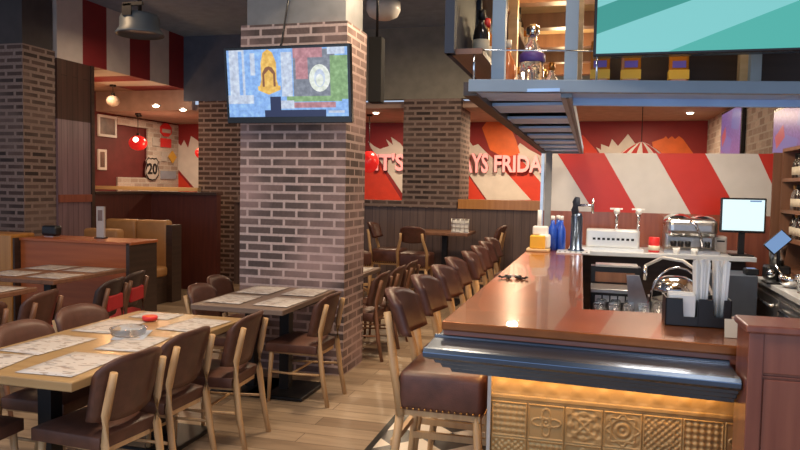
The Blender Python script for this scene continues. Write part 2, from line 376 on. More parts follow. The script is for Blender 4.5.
wallpoly(mb, [(512, 141), (517, 147), (520, 143), (530, 150), (545, 158), (600, 205), (560, 205), (520, 158)], .009)
wallpoly(mb, [(596, 147), (601, 150), (601, 144), (609, 147), (612, 139), (618, 146), (628, 134), (640, 150), (650, 160), (604, 160)], .009)
wallpoly(mb, [(177, 142), (181, 146), (184, 140), (188, 148), (191, 136), (197, 140), (226, 175), (226, 200), (203, 198), (177, 168)], .009)
mb.mi = 2; wallpoly(mb, [(482, 128), (487, 121), (494, 118), (500, 122), (503, 119), (509, 124), (516, 140), (520, 153), (505, 158), (490, 150)], .012)
wallpoly(mb, [(652, 142), (664, 138), (666, 136), (668, 139), (672, 136), (675, 139), (679, 136), (683, 139), (698, 160), (655, 160)], .012)

# ================================================================== SIGNS AND LIGHTS OF THE BACK ROOM
def text_mesh(s, size, ext):
    cu = bpy.data.curves.new('txt', 'FONT'); cu.body = s; cu.size = size; cu.extrude = ext; cu.offset = .03*size; cu.resolution_u = 3
    o = bpy.data.objects.new('txt', cu); C.objects.link(o)
    bpy.context.view_layer.update()
    me = bpy.data.meshes.new_from_object(o.evaluated_get(bpy.context.evaluated_depsgraph_get()))
    bpy.data.objects.remove(o); return me
def word(s, name, parent, x0, z0, x1, h, Y, mats):
    me = text_mesh(s, 1, .5); vs = me.vertices
    a, b = min(v.co.x for v in vs), max(v.co.x for v in vs); c, d = min(v.co.y for v in vs), max(v.co.y for v in vs)
    for v in vs:
        x, y, z = v.co; v.co = (x0+(x-a)/(b-a)*(x1-x0), Y-z*.08, z0+(y-c)/(d-c)*h)
    for m in mats: me.materials.append(M[m])
    if len(mats) > 1:
        me.update()
        for p in me.polygons: p.material_index = 0 if p.normal.y < -.8 else 1
    o = bpy.data.objects.new(name, me); C.objects.link(o); o.parent = parent; return o
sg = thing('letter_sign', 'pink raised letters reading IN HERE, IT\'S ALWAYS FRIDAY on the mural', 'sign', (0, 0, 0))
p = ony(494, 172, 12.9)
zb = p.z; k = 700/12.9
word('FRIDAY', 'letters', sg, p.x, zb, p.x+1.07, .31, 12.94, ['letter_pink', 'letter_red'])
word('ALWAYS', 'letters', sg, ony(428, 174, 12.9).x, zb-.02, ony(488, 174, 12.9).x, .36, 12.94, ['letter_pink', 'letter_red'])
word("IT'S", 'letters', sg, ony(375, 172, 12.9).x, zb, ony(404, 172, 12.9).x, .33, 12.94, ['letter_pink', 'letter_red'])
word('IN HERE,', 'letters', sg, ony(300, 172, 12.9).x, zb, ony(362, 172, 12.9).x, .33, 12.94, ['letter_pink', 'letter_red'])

def framed(name, label, x0, y0, x1, y1, X, gcol, cat='picture'):
    a = onx(x0, y0, X); b = onx(x1, y1, X); ya, yb, zt, zb_ = a.y, b.y, a.z, b.z
    t = thing(name, label, cat, (X, (ya+yb)/2, zb_)); w = (yb-ya)/2; h = zt-zb_
    m = MB(); f = .045
    m.box((0, -w, 0), (.03, w, f)); m.box((0, -w, h-f), (.03, w, h)); m.box((0, -w, f), (.03, -w+f, h-f)); m.box((0, w-f, f), (.03, w, h-f)); m.build('frame', 'white_ceramic', t)
    m = MB(); m.box((0, -w+f, f), (.015, w-f, h-f)); m.build('photograph', gcol, t)
M['photo1'] = plain('grey photograph', (.2, .13, .11), .4, var=.7, vs=3)
framed('picture_frame', 'white framed dark photograph on the maroon wall, upper and larger', 97, 114, 115.5, 138, XB, 'photo1')
framed('picture_frame', 'white framed small photograph on the maroon wall below the larger one', 97, 149, 105.5, 170, XB, 'photo1')
# road signs on the whitewashed brick
def sign(name, label, x, y, wpx, hpx, outline, mats, extra=None):
    c = onx(x, y, XB+.035); s = 700/c.y; t = thing(name, label, 'sign', tuple(c)); 
    W, Hh = wpx/ s, hpx/s
    ex = 12.4*0+1
    dy = abs(onx(x+wpx/2, y, XB+.035).y-onx(x-wpx/2, y, XB+.035).y)
    m = MB(); m.prism([(0, u*dy/2, v*Hh/2) for u, v in outline], (.02, 0, 0)); m.build('plate', mats[0], t)
    return t, dy, Hh
M['sign_grey'] = plain('faded white metal', (.5, .45, .42), .5, var=.1)
M['sign_red'] = plain('red enamel sign', (.7, .03, .03), .4, var=.05)
M['sign_yellow'] = plain('yellow enamel sign', (.7, .38, .03), .4, var=.05)
M['sign_blue'] = plain('grey blue enamel sign', (.3, .33, .42), .5, var=.1)
octa = [(math.cos(PI/8+i*PI/4)*1.08, math.sin(PI/8+i*PI/4)*1.08) for i in range(8)]
sq = [(-1, -1), (1, -1), (1, 1), (-1, 1)]
shield = [(0, -1), (.55, -.9), (.95, -.55), (1, -.1), (.8, .35), (.95, .7), (.6, 1), (.25, .88), (0, .98), (-.25, .88), (-.6, 1), (-.95, .7), (-.8, .35), (-1, -.1), (-.95, -.55), (-.55, -.9)]
def yext(x0, x1): return onx(x0, 150, XB+.05).y, onx(x1, 150, XB+.05).y
t, dy, hh = sign('road_sign', 'white shield route sign reading 20 on whitewashed brick', 151.5, 169, 13, 26, shield, ['sign_grey'])
def ytext(s, parent, y0, y1, z0, h, mat):
    me = text_mesh(s, 1, .5); vs = me.vertices
    a, b = min(v.co.x for v in vs), max(v.co.x for v in vs); c, d = min(v.co.y for v in vs), max(v.co.y for v in vs)
    for v in vs:
        x, y, z = v.co; v.co = (.022+z*.008, y0+(x-a)/(b-a)*(y1-y0), z0+(y-c)/(d-c)*h)
    me.materials.append(M[mat]); o = bpy.data.objects.new('numerals', me); C.objects.link(o); o.parent = parent
ytext('20', t, -dy*.37, dy*.37, -hh*.24, hh*.5, 'black_metal')
m = MB(); q = [(.0205, u*dy/2*.97, v*hh/2*.97) for u, v in shield]; m.tube(q, .012, 6, closed=True); m.build('border', 'black_metal', t)
t, dy, hh = sign('road_sign', 'red octagonal sign with a pale band, top of the brick wall', 165.5, 130, 11, 15, octa, ['sign_red'])
m = MB(); m.box((.02, -dy*.38, -hh*.22), (.026, dy*.38, hh*.05)); m.build('band', 'sign_grey', t)
sign('road_sign', 'square red sign directly under the octagonal sign', 165.5, 143, 10, 10, sq, ['sign_red'])
sign('road_sign', 'yellow diamond sign low on the brick wall by the mural', 172, 157, 8, 14, [(0, -1), (1, 0), (0, 1), (-1, 0)], ['sign_yellow'])
sign('road_sign', 'small white sign left of the red square sign', 155, 142, 6, 9, sq, ['sign_grey'])
sign('road_sign', 'narrow white sign between shield sign and yellow diamond', 164, 157, 5, 10, sq, ['sign_grey'])
sign('road_sign', 'grey blue rectangular sign under the yellow diamond', 168, 175, 15, 9, sq, ['sign_blue'])

def downlight(x, y, z, label):
    c = onz(x, y, z); t = thing('downlight', label, 'ceiling light', (c.x, c.y, z), group='recessed downlights in the back room ceilings')
    m = MB(); m.lathe([(.05, -.012), (.075, -.012), (.075, 0), (.05, 0)], seg=16); m.build('rim', 'white_ceramic', t)
    m = MB(); m.ball((0, 0, -.012), .052, 12, (1, 1, .5)); m.build('lamp', 'downlight', t)
downlight(156, 105, 2.86, 'lit downlight over the road signs, left of the pair')
downlight(183, 109, 2.86, 'lit downlight beside the dark brick column')
downlight(126, 97, 3.2, 'lit downlight above the maroon wall with photographs')
downlight(376, 112, 2.86, 'lit downlight just right of the front column edge')
downlight(690, 112, 2.86, 'lit downlight above the striped lampshade, right side')
downlight(389, 95, 2.98, 'lit downlight at the bulkhead edge left of the middle brick column') if False else None

def pendant_ball(name, label, x, y, Y, r, mat, ztop, bulb=False, sc=(1,1,.85)):
    c = ony(x, y, Y); t = thing(name, label, 'pendant lamp', tuple(c))
    m = MB(); m.ball((0, 0, 0), r, 18, sc); m.build('shade', mat, t)
    m = MB(); m.tube([(0, 0, r*.8), (0, 0, ztop-c.z)], .006, 6); m.build('cord', 'black_metal', t)
    m = MB(); m.lathe([(.05, ztop-c.z-.03), (.05, ztop-c.z)], seg=12); m.lathe([(.03, r*.75), (.03, r*.75+.05)], seg=12); m.build('canopy', 'black_metal', t)
    if bulb:
        m = MB(); m.ball((r*.3, -r*.8, .05), r*.3, 10); m.build('bulb', 'bulb', t)
pendant_ball('pendant_lamp', 'red glowing globe pendant in front of the maroon niche', 138, 143, 10.9, .16, 'red_glow', 2.86, True)
pendant_ball('pendant_lamp', 'red and white lit pendant half behind the dark brick column', 202, 153, 11.6, .13, 'red_glow', 2.86, True)
pendant_ball('pendant_lamp', 'pale frosted globe pendant by the white framed photographs', 113, 101, 9.8, .105, 'globe', 3.2)
pendant_ball('pendant_lamp', 'dim frosted globe pendant behind the paler globe', 139, 106, 11.2, .09, 'globe', 2.86)
pendant_ball('pendant_lamp', 'red globe pendant beside the front column, hiding the mural', 369, 162, 11.5, .17, 'red_glow', 2.86, False, (1, 1, 1.1))
# striped cone lamp behind the bar partition
c = ony(641, 158, 9.6); t = thing('striped_pendant_lamp', 'red and white striped cone lampshade hanging behind the bar partition', 'pendant lamp', tuple(c))
m = MB(); n = 24
for k in range(n):
    m.mi = (k//1) % 2; a, b = 2*PI*k/n, 2*PI*(k+1)/n
    prof = [(.02, .2), (.1, .165), (.2, .105), (.31, .02), (.31, 0)]
    for (r0, z0), (r1, z1) in zip(prof, prof[1:]):
        m.poly([(r0*math.cos(a), r0*math.sin(a), z0), (r1*math.cos(a), r1*math.sin(a), z1), (r1*math.cos(b), r1*math.sin(b), z1), (r0*math.cos(b), r0*math.sin(b), z0)])
M['shade_red'] = plain('red lampshade', (.6, .05, .04), .6, var=0, emis=(1, .12, .08), es=.2); M['shade_white'] = plain('white lampshade', (.8, .7, .6), .6, var=0, emis=(1, .75, .55), es=.35)
o = m.build('shade', ['shade_red', 'shade_white'], t); so = o.modifiers.new('Solid', 'SOLIDIFY'); so.thickness = .006
m = MB(); m.tube([(0, 0, .2), (0, 0, 2.0)], .006, 6); m.lathe([(.06, 2.17-c.z+1.7-.05), (.06, 2.17-c.z+1.7)], seg=12) if False else None; m.build('cord', 'black_metal', t)

# wall televisions high on the right brick wall
def wall_tv(label, x0, x1, y0, y1, flip):
    a = onx(x0, (y0+y1)/2, XR-.06); b = onx(x1, (y0+y1)/2, XR-.06); zt = onx((x0+x1)/2, y0, XR-.06).z; zb_ = onx((x0+x1)/2, y1, XR-.06).z
    y_0, y_1 = min(a.y, b.y), max(a.y, b.y); t = thing('wall_television', label, 'television', (XR-.01, (y_0+y_1)/2, zb_)); w = (y_1-y_0)/2; h = zt-zb_
    m = MB(); m.box((-.05, -w, 0), (0, w, h)); m.build('casing', 'tv_body', t, bevel=.006)
    m = MB(); q = .03
    def P(u, v): return (-.053, w-q-(2*w-2*q)*u, q+(h-2*q)*v)
    m.poly([P(0, 0), P(1, 0), P(1, 1), P(0, 1)]); m.mi = 1
    for pts in ([(.0, .2), (.5, .0), (.6, .35), (.1, .6)], [(.55, .6), (.9, .5), (1, .9), (.6, 1)]): 
        m.poly([(P(u, v)[0]-.001, *P(u, v)[1:]) for u, v in pts])
    m.mi = 2; m.poly([(P(u, v)[0]-.0015, *P(u, v)[1:]) for u, v in [(.1, .25), (.3, .45), (.25, .7), (.05, .5)]])
    m.build('screen', ['scr_purple', 'scr_violet', 'scr_red'], t)
wall_tv('wall television with purple picture, farther one beside the back wall', 721, 741, 108, 158, 0)
wall_tv('wall television with purple and blue picture, nearer one at the right edge', 773, 822, 100, 162, 1)

# ================================================================== CHAIRS
def make_chair(label, seat='leather', back='leather', post='beech', group='wooden dining chairs with leather backs'):
    t = thing('dining_chair', label, 'chair', group=group)
    m = MB()
    def top(u, v):
        x = -.2+.41*u; y = (-.205+.41*v)*(1-.08*(1-u)); e = max(abs(u-.5), abs(v-.5))*2
        return (x, y, .48-.03*e**5)
    m.pad(top, lambda u, v: (-.2+.41*u, (-.205+.41*v)*(1-.08*(1-u)), .388), 8, 8); m.build('seat', seat, t, bevel=.004)
    def bk(u, v, dx):
        y = -.215+.43*u; s = (u-.5)*2; z0 = .505+.02*abs(s)**3; z1 = .832-.055*abs(s)**4; z = z0+(z1-z0)*v
        return (-.19-.13*(z-.5)/.33*.6+.05*s*s+dx*(1-.5*max(0, v-.85)/.15)-.012*(v > .99), y*(1-.06*(1-v)), z)
    m = MB(); m.pad(lambda u, v: bk(u, v, -.018), lambda u, v: bk(u, v, .018), 12, 8); m.build('backrest', back, t)
    for sgn in (-1, 1):
        m = MB(); m.tube([(-.29, .18*sgn, 0), (-.25, .18*sgn, .2), (-.222, .178*sgn, .42), (-.226, .175*sgn, .56), (-.25, .17*sgn, .68), (-.27, .168*sgn, .765)], [.016, .019, .021, .021, .02, .018], 6, 1.0)
        l = m.build('leg', post, t)
        m = MB(); m.tube([(.19, .185*sgn, 0), (.182, .18*sgn, .2), (.17, .172*sgn, .41)], [.013, .016, .019], 8); m.build('leg', post, t)
        m = MB(); m.tube([(-.23, .196*sgn, .24), (0, .19*sgn, .23), (.18, .179*sgn, .23)], .009, 6); m.build('stretcher', post, t)
    m = MB(); m.tube([(-.0, -.19, .23), (-.0, .19, .23)], .009, 6); m.build('stretcher', post, t)
    m = MB(); m.box((-.19, -.15, .365), (.16, -.135, .388)); m.box((-.19, .135, .365), (.16, .15, .388)); m.box((.145, -.135, .365), (.16, .135, .388)); m.box((-.2, -.15, .365), (-.185, .15, .388)); m.build('seat_frame', post, t)
    return t
chair = make_chair('honey wood chair with brown leather back, nearest on the right of the oak table')
chair.location = (-2.35, 2.93, 0); chair.rotation_euler = (0, 0, PI-.1)
G1 = 'chairs at the long oak table'; chair['group'] = G1
dup(chair, (-2.38, 3.46, 0), PI-.05, 'honey wood chair with brown leather back, second on the right of the oak table', G1)
dup(chair, (-2.3, 4.0, 0), PI+.05, 'honey wood chair with brown leather back, farthest on the right of the oak table', G1)
dup(chair, (-2.92, 2.64, 0), .03, 'chair whose leather seat corner shows at the bottom left corner', G1)
dup(chair, (-2.9, 3.28, 0), .04, 'brown leather chair behind the oak table, nearest on its far side', G1)
dup(chair, (-2.97, 3.82, 0), -.05, 'brown leather chair behind the oak table, farther one on its far side', G1)
G2 = 'chairs at the table by the front column'
dup(chair, (-2.12, 4.98, 0), PI-.02, 'honey wood chair standing clear on the plank floor before the brick column', G2)
dup(chair, (-2.78, 5.0, 0), .08, 'brown leather chair left of the column table, nearer one', G2)
dup(chair, (-2.92, 5.52, 0), .1, 'brown leather chair left of the column table, against the brick', G2)
dark = make_chair('reddish wood chair with dark back beside the brick column, nearer of three', 'leather', 'leather', 'walnut', 'dark chairs behind the front column')
dark.location = (-2.13, 6.4, 0); dark.rotation_euler = (0, 0, PI)
G3 = 'dark chairs behind the front column'
dup(dark, (-2.12, 6.95, 0), PI, 'reddish wood chair with dark back behind the column, middle of three', G3)
dup(dark, (-2.12, 7.5, 0), PI, 'reddish wood chair with dark back behind the column, farthest of three', G3)
redc = make_chair('dark chair with red back pad and seat at the booth table, nearer of the two', 'red_fabric', 'dark_leather', 'walnut', 'dark chairs with red seats')
m = MB(); m.rbox((-.258, -.13, .56), (-.226, .13, .69), .012, 2); m.build('back_pad', 'red_fabric', redc)
redc.location = (-4.1, 5.0, 0); redc.rotation_euler = (0, 0, PI+.2)
dup(redc, (-4.22, 5.46, 0), PI+.2, 'dark chair with red back pad and seat beside the wooden booth end panel')
for loc, rz, lab in (((-4.12, 4.24, 0), PI+.2, 'dark brown chair turned towards the table at the left edge, right of its pair'), ((-4.1, 3.72, 0), PI-.1, 'dark brown chair cut by the left edge of the photo behind the oak table')):
    dup(dark, loc, rz, lab, 'dark chairs near the left edge')

# bar stools
def make_stool(label):
    t = thing('bar_stool', label, 'bar stool', group='studded leather bar stools')
    m = MB(); m.rbox((-.21, -.215, .565), (.21, .215, .76), .035, 4); m.build('seat', 'stool_leather', t, smooth=True)
    m = MB()
    for k in range(14):
        q = -.19+.38*k/13
        for p_ in ((q, -.216, .582), (q, .216, .582), (-.211, q, .582), (.211, q, .582)): m.ball(p_, .007, 6)
    m.build('stud_trim', 'brass', t)
    def bk(u, v, dx):
        y = -.168+.336*u; s = (u-.5)*2; z0 = .9+.02*abs(s)**3; z1 = 1.125-.05*abs(s)**4; z = z0+(z1-z0)*v
        return (-.225-.1*(z-.86)/.29+.07*s*s+dx, y, z)
    m = MB(); m.pad(lambda u, v: bk(u, v, -.022), lambda u, v: bk(u, v, .022), 12, 8); m.build('backrest', 'stool_leather', t)
    for sgn in (-1, 1):
        m = MB(); m.tube([(-.26, .2*sgn, 0), (-.225, .19*sgn, .35), (-.2, .185*sgn, .57)], [.018, .02, .022], 8); m.tube([(-.2, .195*sgn, .54), (-.235, .2*sgn, .78), (-.272, .15*sgn, .95), (-.29, .145*sgn, 1.03)], [.022, .022, .02, .018], 8); m.build('leg', 'beech', t)
        m = MB(); m.tube([(.2, .19*sgn, 0), (.185, .18*sgn, .35), (.17, .17*sgn, .57)], [.018, .02, .022], 8); m.build('leg', 'beech', t)
        m = MB(); m.box((-.225, .175*sgn-.012, .3), (.19, .175*sgn+.012, .335)); m.build('stretcher', 'beech', t)
    m = MB(); m.box((.172, -.19, .2), (.2, .19, .24)); m.build('stretcher', 'beech', t)
    m = MB(); m.box((-.25, -.19, .38), (-.225, .19, .41)); m.build('stretcher', 'beech', t)
    m = MB(); m.box((-.19, -.19, .54), (.19, -.155, .566)); m.box((-.19, .155, .54), (.19, .19, .566)); m.box((-.19, -.155, .54), (-.16, .155, .566)); m.box((.16, -.155, .54), (.19, .155, .566)); m.build('seat_frame', 'beech', t)
    return t
stool = make_stool('studded leather bar stool nearest the steel bar rail'); stool.location = (-.66, 3.43, 0)
names = ['second', 'third', 'fourth', 'fifth', 'sixth', 'seventh', 'eighth']
for k, nm in enumerate(names):
    dup(stool, (-.66+random.uniform(-.02, .02)-.01*k, 3.43+.56*(k+1), 0), random.uniform(-.06, .06), 'studded leather bar stool, %s along the bar from the steel rail' % nm, 'studded leather bar stools along the bar')
stool['group'] = 'studded leather bar stools along the bar'
for (x, y, rz, lab) in ((-2.25, 9.15, PI/2, 'high stool before the far high table, right one'), (-2.75, 9.6, 0, 'high stool at the left end of the far high table'), (-3.1, 9.0, .6, 'high stool behind the front column edge, left of the far high table'), (-1.45, 9.85, PI, 'high stool at the right end of the far high table')):
    dup(stool, (x, y, 0), rz, lab, 'high stools at the far high table')

# ================================================================== TABLES
def make_table(name, label, x0, y0, x1, y1, z, top, posts, group=None, th=.04):
    t = thing(name, label, 'table', ((x0+x1)/2, (y0+y1)/2, 0), group=group); cx, cy = (x0+x1)/2, (y0+y1)/2; a, b = (x1-x0)/2, (y1-y0)/2
    m = MB(); m.box((-a, -b, z-th), (a, b, z)); m.build('table_top', top, t, bevel=.006)
    for (px, py) in posts:
        m = MB(); m.box((px-cx-.04, py-cy-.04, .03), (px-cx+.04, py-cy+.04, z-th-.012)); m.box((px-cx-.2, py-cy-.2, z-th-.012), (px-cx+.2, py-cy+.2, z-th)); m.build('pedestal', 'black_metal', t)
        m = MB(); m.rbox((px-cx-.24, py-cy-.24, 0), (px-cx+.24, py-cy+.24, .03), .012, 2); m.build('base', 'black_metal', t)
    return t
make_table('dining_table', 'long light oak table with printed paper placemats, in the left foreground', -3.02, 2.58, -2.2, 4.2, .75, 'oak', [(-2.62, 2.92), (-2.62, 3.86)], th=.045)
make_table('dining_table', 'grey brown table with four placemats before the brick column', -2.83, 4.55, -2.09, 5.62, .75, 'grey_oak', [(-2.6, 5.08), (-2.3, 5.08)])
make_table('dining_table', 'dark table with placemats against the orange booth wall', -5.55, 5.18, -4.6, 6.2, .75, 'walnut', [(-5.1, 5.7)])
make_table('dining_table', 'table corner with placemats cut by the left edge of the photo', -5.35, 3.9, -4.44, 4.82, .75, 'walnut', [(-4.9, 4.36)])
make_table('dining_table', 'pale topped table almost hidden behind the brick column', -3.1, 6.35, -2.2, 7.35, .75, 'grey_oak', [(-2.7, 6.85)])
ht = make_table('high_table', 'dark high table in front of the boarded half wall at the back', -2.37, 9.4, -1.6, 10.1, 1.02, 'walnut', [(-1.98, 9.75)])
# placemats
def placemat(cx, cy, z, w, d, rz, label, group):
    m = MB(); nz = random.random()*5
    m.mi = 0
    g = m.sheet(lambda u, v: ((u-.5)*w, (v-.5)*d, .0012+.0015*noise.noise(Vector((u*3+nz, v*3, 0)))), 6, 6)
    o = m.build('placemat', 'mat_paper'); s = o.modifiers.new('Solid', 'SOLIDIFY'); s.thickness = .0008
    o.location = (cx, cy, z+.0025); o.rotation_euler = (0, 0, rz)
    me = o.data; uv = me.uv_layers[0]; ox = random.random()*9
    for l in uv.data: l.uv = (l.uv[0]+ox, l.uv[1]+ox*.7)
    tag(o, label, 'placemat', group)
pm = 'placemats on the oak table'
placemat(-2.42, 2.85, .75, .3, .42, .05, 'printed paper placemat at the near right corner of the oak table', pm)
placemat(-2.83, 3.15, .75, .28, .42, -.05, 'printed paper placemat by the nearest far-side chair of the oak table', pm)
placemat(-2.42, 3.32, .75, .26, .36, .1, 'crumpled printed placemat half under the glass ashtray', pm)
placemat(-2.84, 3.68, .75, .27, .4, .02, 'printed paper placemat on the far side middle of the oak table', pm)
placemat(-2.38, 3.88, .75, .28, .4, -.08, 'printed paper placemat at the far right corner of the oak table', pm)
placemat(-2.78, 4.06, .75, .3, .2, .0, 'narrow placemat at the far end of the oak table', pm)
placemat(-2.82, 2.75, .75, .27, .32, .2, 'printed placemat at the left photo edge on the oak table', pm)
pm = 'placemats on the column table'
placemat(-2.64, 4.86, .752, .3, .4, .02, 'placemat at the near left corner of the column table', pm)
placemat(-2.24, 4.86, .752, .28, .4, -.03, 'placemat at the near right corner of the column table', pm)
placemat(-2.64, 5.36, .752, .3, .42, 0, 'placemat at the far left corner of the column table', pm)
placemat(-2.26, 5.38, .752, .28, .4, .02, 'placemat at the far right corner of the column table', pm)
pm = 'placemats on the booth table'
for x, y, l in ((-4.82, 5.45, 'near right'), (-5.3, 5.45, 'near left'), (-4.84, 5.95, 'far right'), (-5.3, 5.95, 'far left')):
    placemat(x, y, .75, .38, .34, 0, 'pale placemat at the %s corner of the booth table' % l, pm)
placemat(-4.66, 4.5, .75, .36, .5, 0, 'pale placemat on the table corner at the left edge', 'placemats on the left edge table')
placemat(-2.4, 7.05, .75, .3, .4, 0, 'pale placemat on the table behind the brick column', 'placemats on the hidden table')
# ashtray and flower on the oak table
t = thing('glass_ashtray', 'clear glass ashtray on a blue paper in the middle of the oak table', 'ashtray', (-2.57, 3.48, .7545))
m = MB(); m.lathe([(.075, 0), (.095, .01), (.105, .045), (.095, .047), (.082, .015), (0, .012)], seg=24); m.build('dish', 'glass', t)
o = MB(); o.box((-.09, -.13, 0), (.09, .13, .001)); M['blue_paper'] = plain('pale blue paper', (.4, .45, .55), .6, var=.15, vs=9)
o = o.build('leaflet', 'blue_paper'); o.location = (-2.56, 3.5, .753); o.rotation_euler = (0, 0, .4); tag(o, 'pale blue leaflet under the glass ashtray', 'leaflet')
t = thing('table_candle', 'small red orange candle bowl at the far end of the oak table', 'candle', (-2.72, 3.9, .7535))
m = MB(); m.lathe([(.03, 0), (.045, .005), (.05, .02), (.046, .032), (.04, .032), (.0, .015)], seg=16); m.build('bowl', 'sign_red', t)
m = MB(); m.lathe([(.03, .015), (.03, .03), (.0, .03)], seg=12); m.build('wax', 'orange', t)
# menu rack on the high table
c = ony(460, 232, 9.6); t = thing('menu_rack', 'grey wire menu rack standing on the far high table', 'menu rack', (c.x, 9.6, 1.02))
m = MB()
for z in (.0, .06, .12, .18): m.tube([(-.12, 0, z+.005), (.12, 0, z+.005)], .006, 6)
for x in (-.12, -.06, 0, .06, .12): m.tube([(x, 0, 0), (x, 0, .19)], .006, 6)
m.box((-.13, -.04, 0), (.13, .04, .006)); m.build('wire_frame', 'steel', t)
m = MB(); m.box((-.11, .008, .01), (.11, .016, .17)); m.build('menu', 'paper', t)

# ================================================================== BOOTHS ON THE LEFT
t = thing('booth_bench', 'orange wooden booth back with dark end panel behind the booth table', 'booth', (-5.4, 6.63, 0))
m = MB(); m.box((-.72, -.23, 0), (.66, .2, .97)); m.build('back_panel', 'orange_wood', t, bevel=.004)
m = MB(); m.box((.66, -.25, 0), (.7, .24, .99)); m.build('end_panel', 'dark_wood', t)
m = MB(); m.box((-.72, -.25, .97), (.72, .24, 1.0)); m.build('cap', 'orange_wood', t, bevel=.004)
t = thing('booth_bench', 'amber wooden booth back at the left photo edge', 'booth', (-6.75, 6.5, 0))
m = MB(); m.rbox((-.6, -.2, 0), (.6, .15, 1.04), .02, 2); m.build('back_panel', 'amber_wood', t)
m = MB(); m.box((.6, -.18, 0), (.625, .14, 1.0)); m.build('end_panel', 'dark_wood', t)
t = thing('booth_bench', 'tan leather booth bench below the reddish half wall', 'booth', (-6.05, 8.4, 0))
for k in (0, 1):
    m = MB(); m.rbox((-.52+.5*k, -.02, .45), (-.03+.5*k, .14, 1.12), .04, 3); m.build('back_cushion', 'tan_leather', t, smooth=True)
m = MB(); m.rbox((-.52, -.55, .36), (.5, -.02, .5), .04, 3); m.build('seat_cushion', 'tan_leather', t, smooth=True)
m = MB(); m.box((-.52, -.5, 0), (.48, .14, .36)); m.build('base', 'dark_wood', t)
m = MB(); m.box((.47, -.03, 0), (.56, .2, 1.06)); m.build('end_panel', 'dark_wood', t)
t = thing('booth_bench', 'tan leather booth back left of the larger tan bench', 'booth', (-5.95, 7.75, 0))
m = MB(); m.rbox((-.4, -.08, .4), (.12, .08, 1.03), .04, 3); m.build('back_cushion', 'tan_leather', t, smooth=True)
m = MB(); m.box((-.4, -.1, 0), (.12, .1, .4)); m.build('base', 'dark_wood', t)
t = thing('storage_box', 'black box standing on the orange booth wall by the brick column', 'box', (-5.92, 6.66, 1.0))
m = MB(); m.rbox((-.11, -.06, .01), (.09, .06, .13), .03, 3); m.build('body', 'black_plastic', t); m = MB(); m.box((-.07, -.05, 0), (.05, .05, .012)); m.build('foot', 'steel', t)
c = ony(101, 241, 6.7); t = thing('menu_stand', 'pale upright menu stand on the orange booth wall', 'menu stand', (c.x, 6.7, 1.0))
m = MB(); m.box((-.05, -.012, .012), (.05, .012, .36)); m.build('card', 'sign_grey', t); m = MB(); m.box((-.06, -.04, 0), (.06, .04, .014)); m.build('foot', 'dark_wood', t)
m = MB(); m.box((-.03, -.015, .2), (.03, -.0125, .32)); m.build('picture', 'photo1', t)

# ================================================================== TV ON THE COLUMN
a = ony(231, 47, 5.5); b = ony(354, 125, 5.4)
t = thing('television', 'wall television showing a gilded church interior, on the brick column', 'television', ((a.x+b.x)/2, 5.46, 2.16))
W = (ony(354, 85, 5.45).x-ony(230, 85, 5.45).x)/2; Hh = .63
rx = Matrix.Rotation(math.radians(7), 4, 'X')
def tl(p): return tuple(rx @ Vector(p))
m = MB(); m.box((-W, -.05, 0), (W, 0, Hh)); m.bm.transform(rx); m.build('casing', 'tv_body', t, bevel=.006)
scn = ['scr_blue', 'scr_pale', 'scr_gold', 'scr_brown', 'scr_white', 'scr_green', 'scr_pink', 'scr_grey', 'scr_dark']
m = MB(); bz = .025; bb = .055; lay = [0]
def sp(pts, mi):
    m.mi = mi; lay[0] += 1; m.poly([tl((-W+bz+(2*W-2*bz)*u, -.052-.0002*lay[0], bb+(Hh-bz-bb)*v)) for u, v in pts])
def rc(u0, v0, u1, v1, mi): sp([(u0, v0), (u1, v0), (u1, v1), (u0, v1)], mi)
rc(0, 0, 1, 1, 0)
rc(.02, .32, .15, 1, 1); rc(.1, .3, .13, .98, 0); rc(.2, .62, .24, .95, 1); rc(.46, .3, .55, .95, 1); rc(.56, .25, .9, .98, 7); rc(.56, .86, .8, 1, 6); rc(.58, .55, .68, .86, 6)
rc(.86, .25, 1, .88, 5); rc(.84, .9, .98, 1, 1)
rc(.0, .2, .22, .33, 1); rc(.02, .1, .3, .2, 0)
el = lambda cx, cy, rx_, ry, n=20: [(cx+rx_*math.cos(2*PI*i/n), cy+ry*math.sin(2*PI*i/n)) for i in range(n)]
sp([(.27, .42), (.44, .42), (.42, .55), (.42, .8), (.39, .95), (.35, 1), (.31, .95), (.29, .8), (.29, .55)], 2); sp([(.26, .4), (.35, .33), (.45, .4), (.45, .46), (.26, .46)], 2)
sp([(.3, .45), (.41, .45), (.41, .65), (.385, .73), (.355, .75), (.325, .73), (.3, .65)], 3); sp([(.318, .45), (.392, .45), (.392, .63), (.355, .7), (.318, .63)], 2)
sp(el(.775, .56, .085, .2), 4); sp(el(.775, .56, .045, .13), 1); sp(el(.775, .53, .03, .09), 4)
rc(.5, .22, .95, .3, 5); rc(.55, .13, .9, .21, 6); rc(.45, .12, .56, .24, 1); rc(.36, .08, .45, .3, 8); rc(.31, 0, .82, .1, 8); rc(.22, .02, .31, .1, 0)
rc(.84, .05, .97, .085, 1)
m.build('screen', scn, t)
m = MB(); m.box((-.25, .0, .2), (.25, .17, .42)); m.build('wall_bracket', 'black_metal', t)
t = thing('surveillance_camera', 'black camera bracket with cable above the column television', 'camera', (-2.52, 5.6, 3.22))
m = MB(); m.rbox((-.08, -.16, .08), (.1, .06, .2), .02, 2); m.build('housing', 'black_plastic', t); m = MB(); m.box((-.04, .0, .08), (.04, .08, .14)); m.build('mount', 'black_metal', t)
m = MB(); m.tube([(-.02, .03, .1), (-.05, .02, -.1), (-.09, .02, -.35), (-.12, .0, -.45)], .008, 6); m.build('cable', 'black_plastic', t)
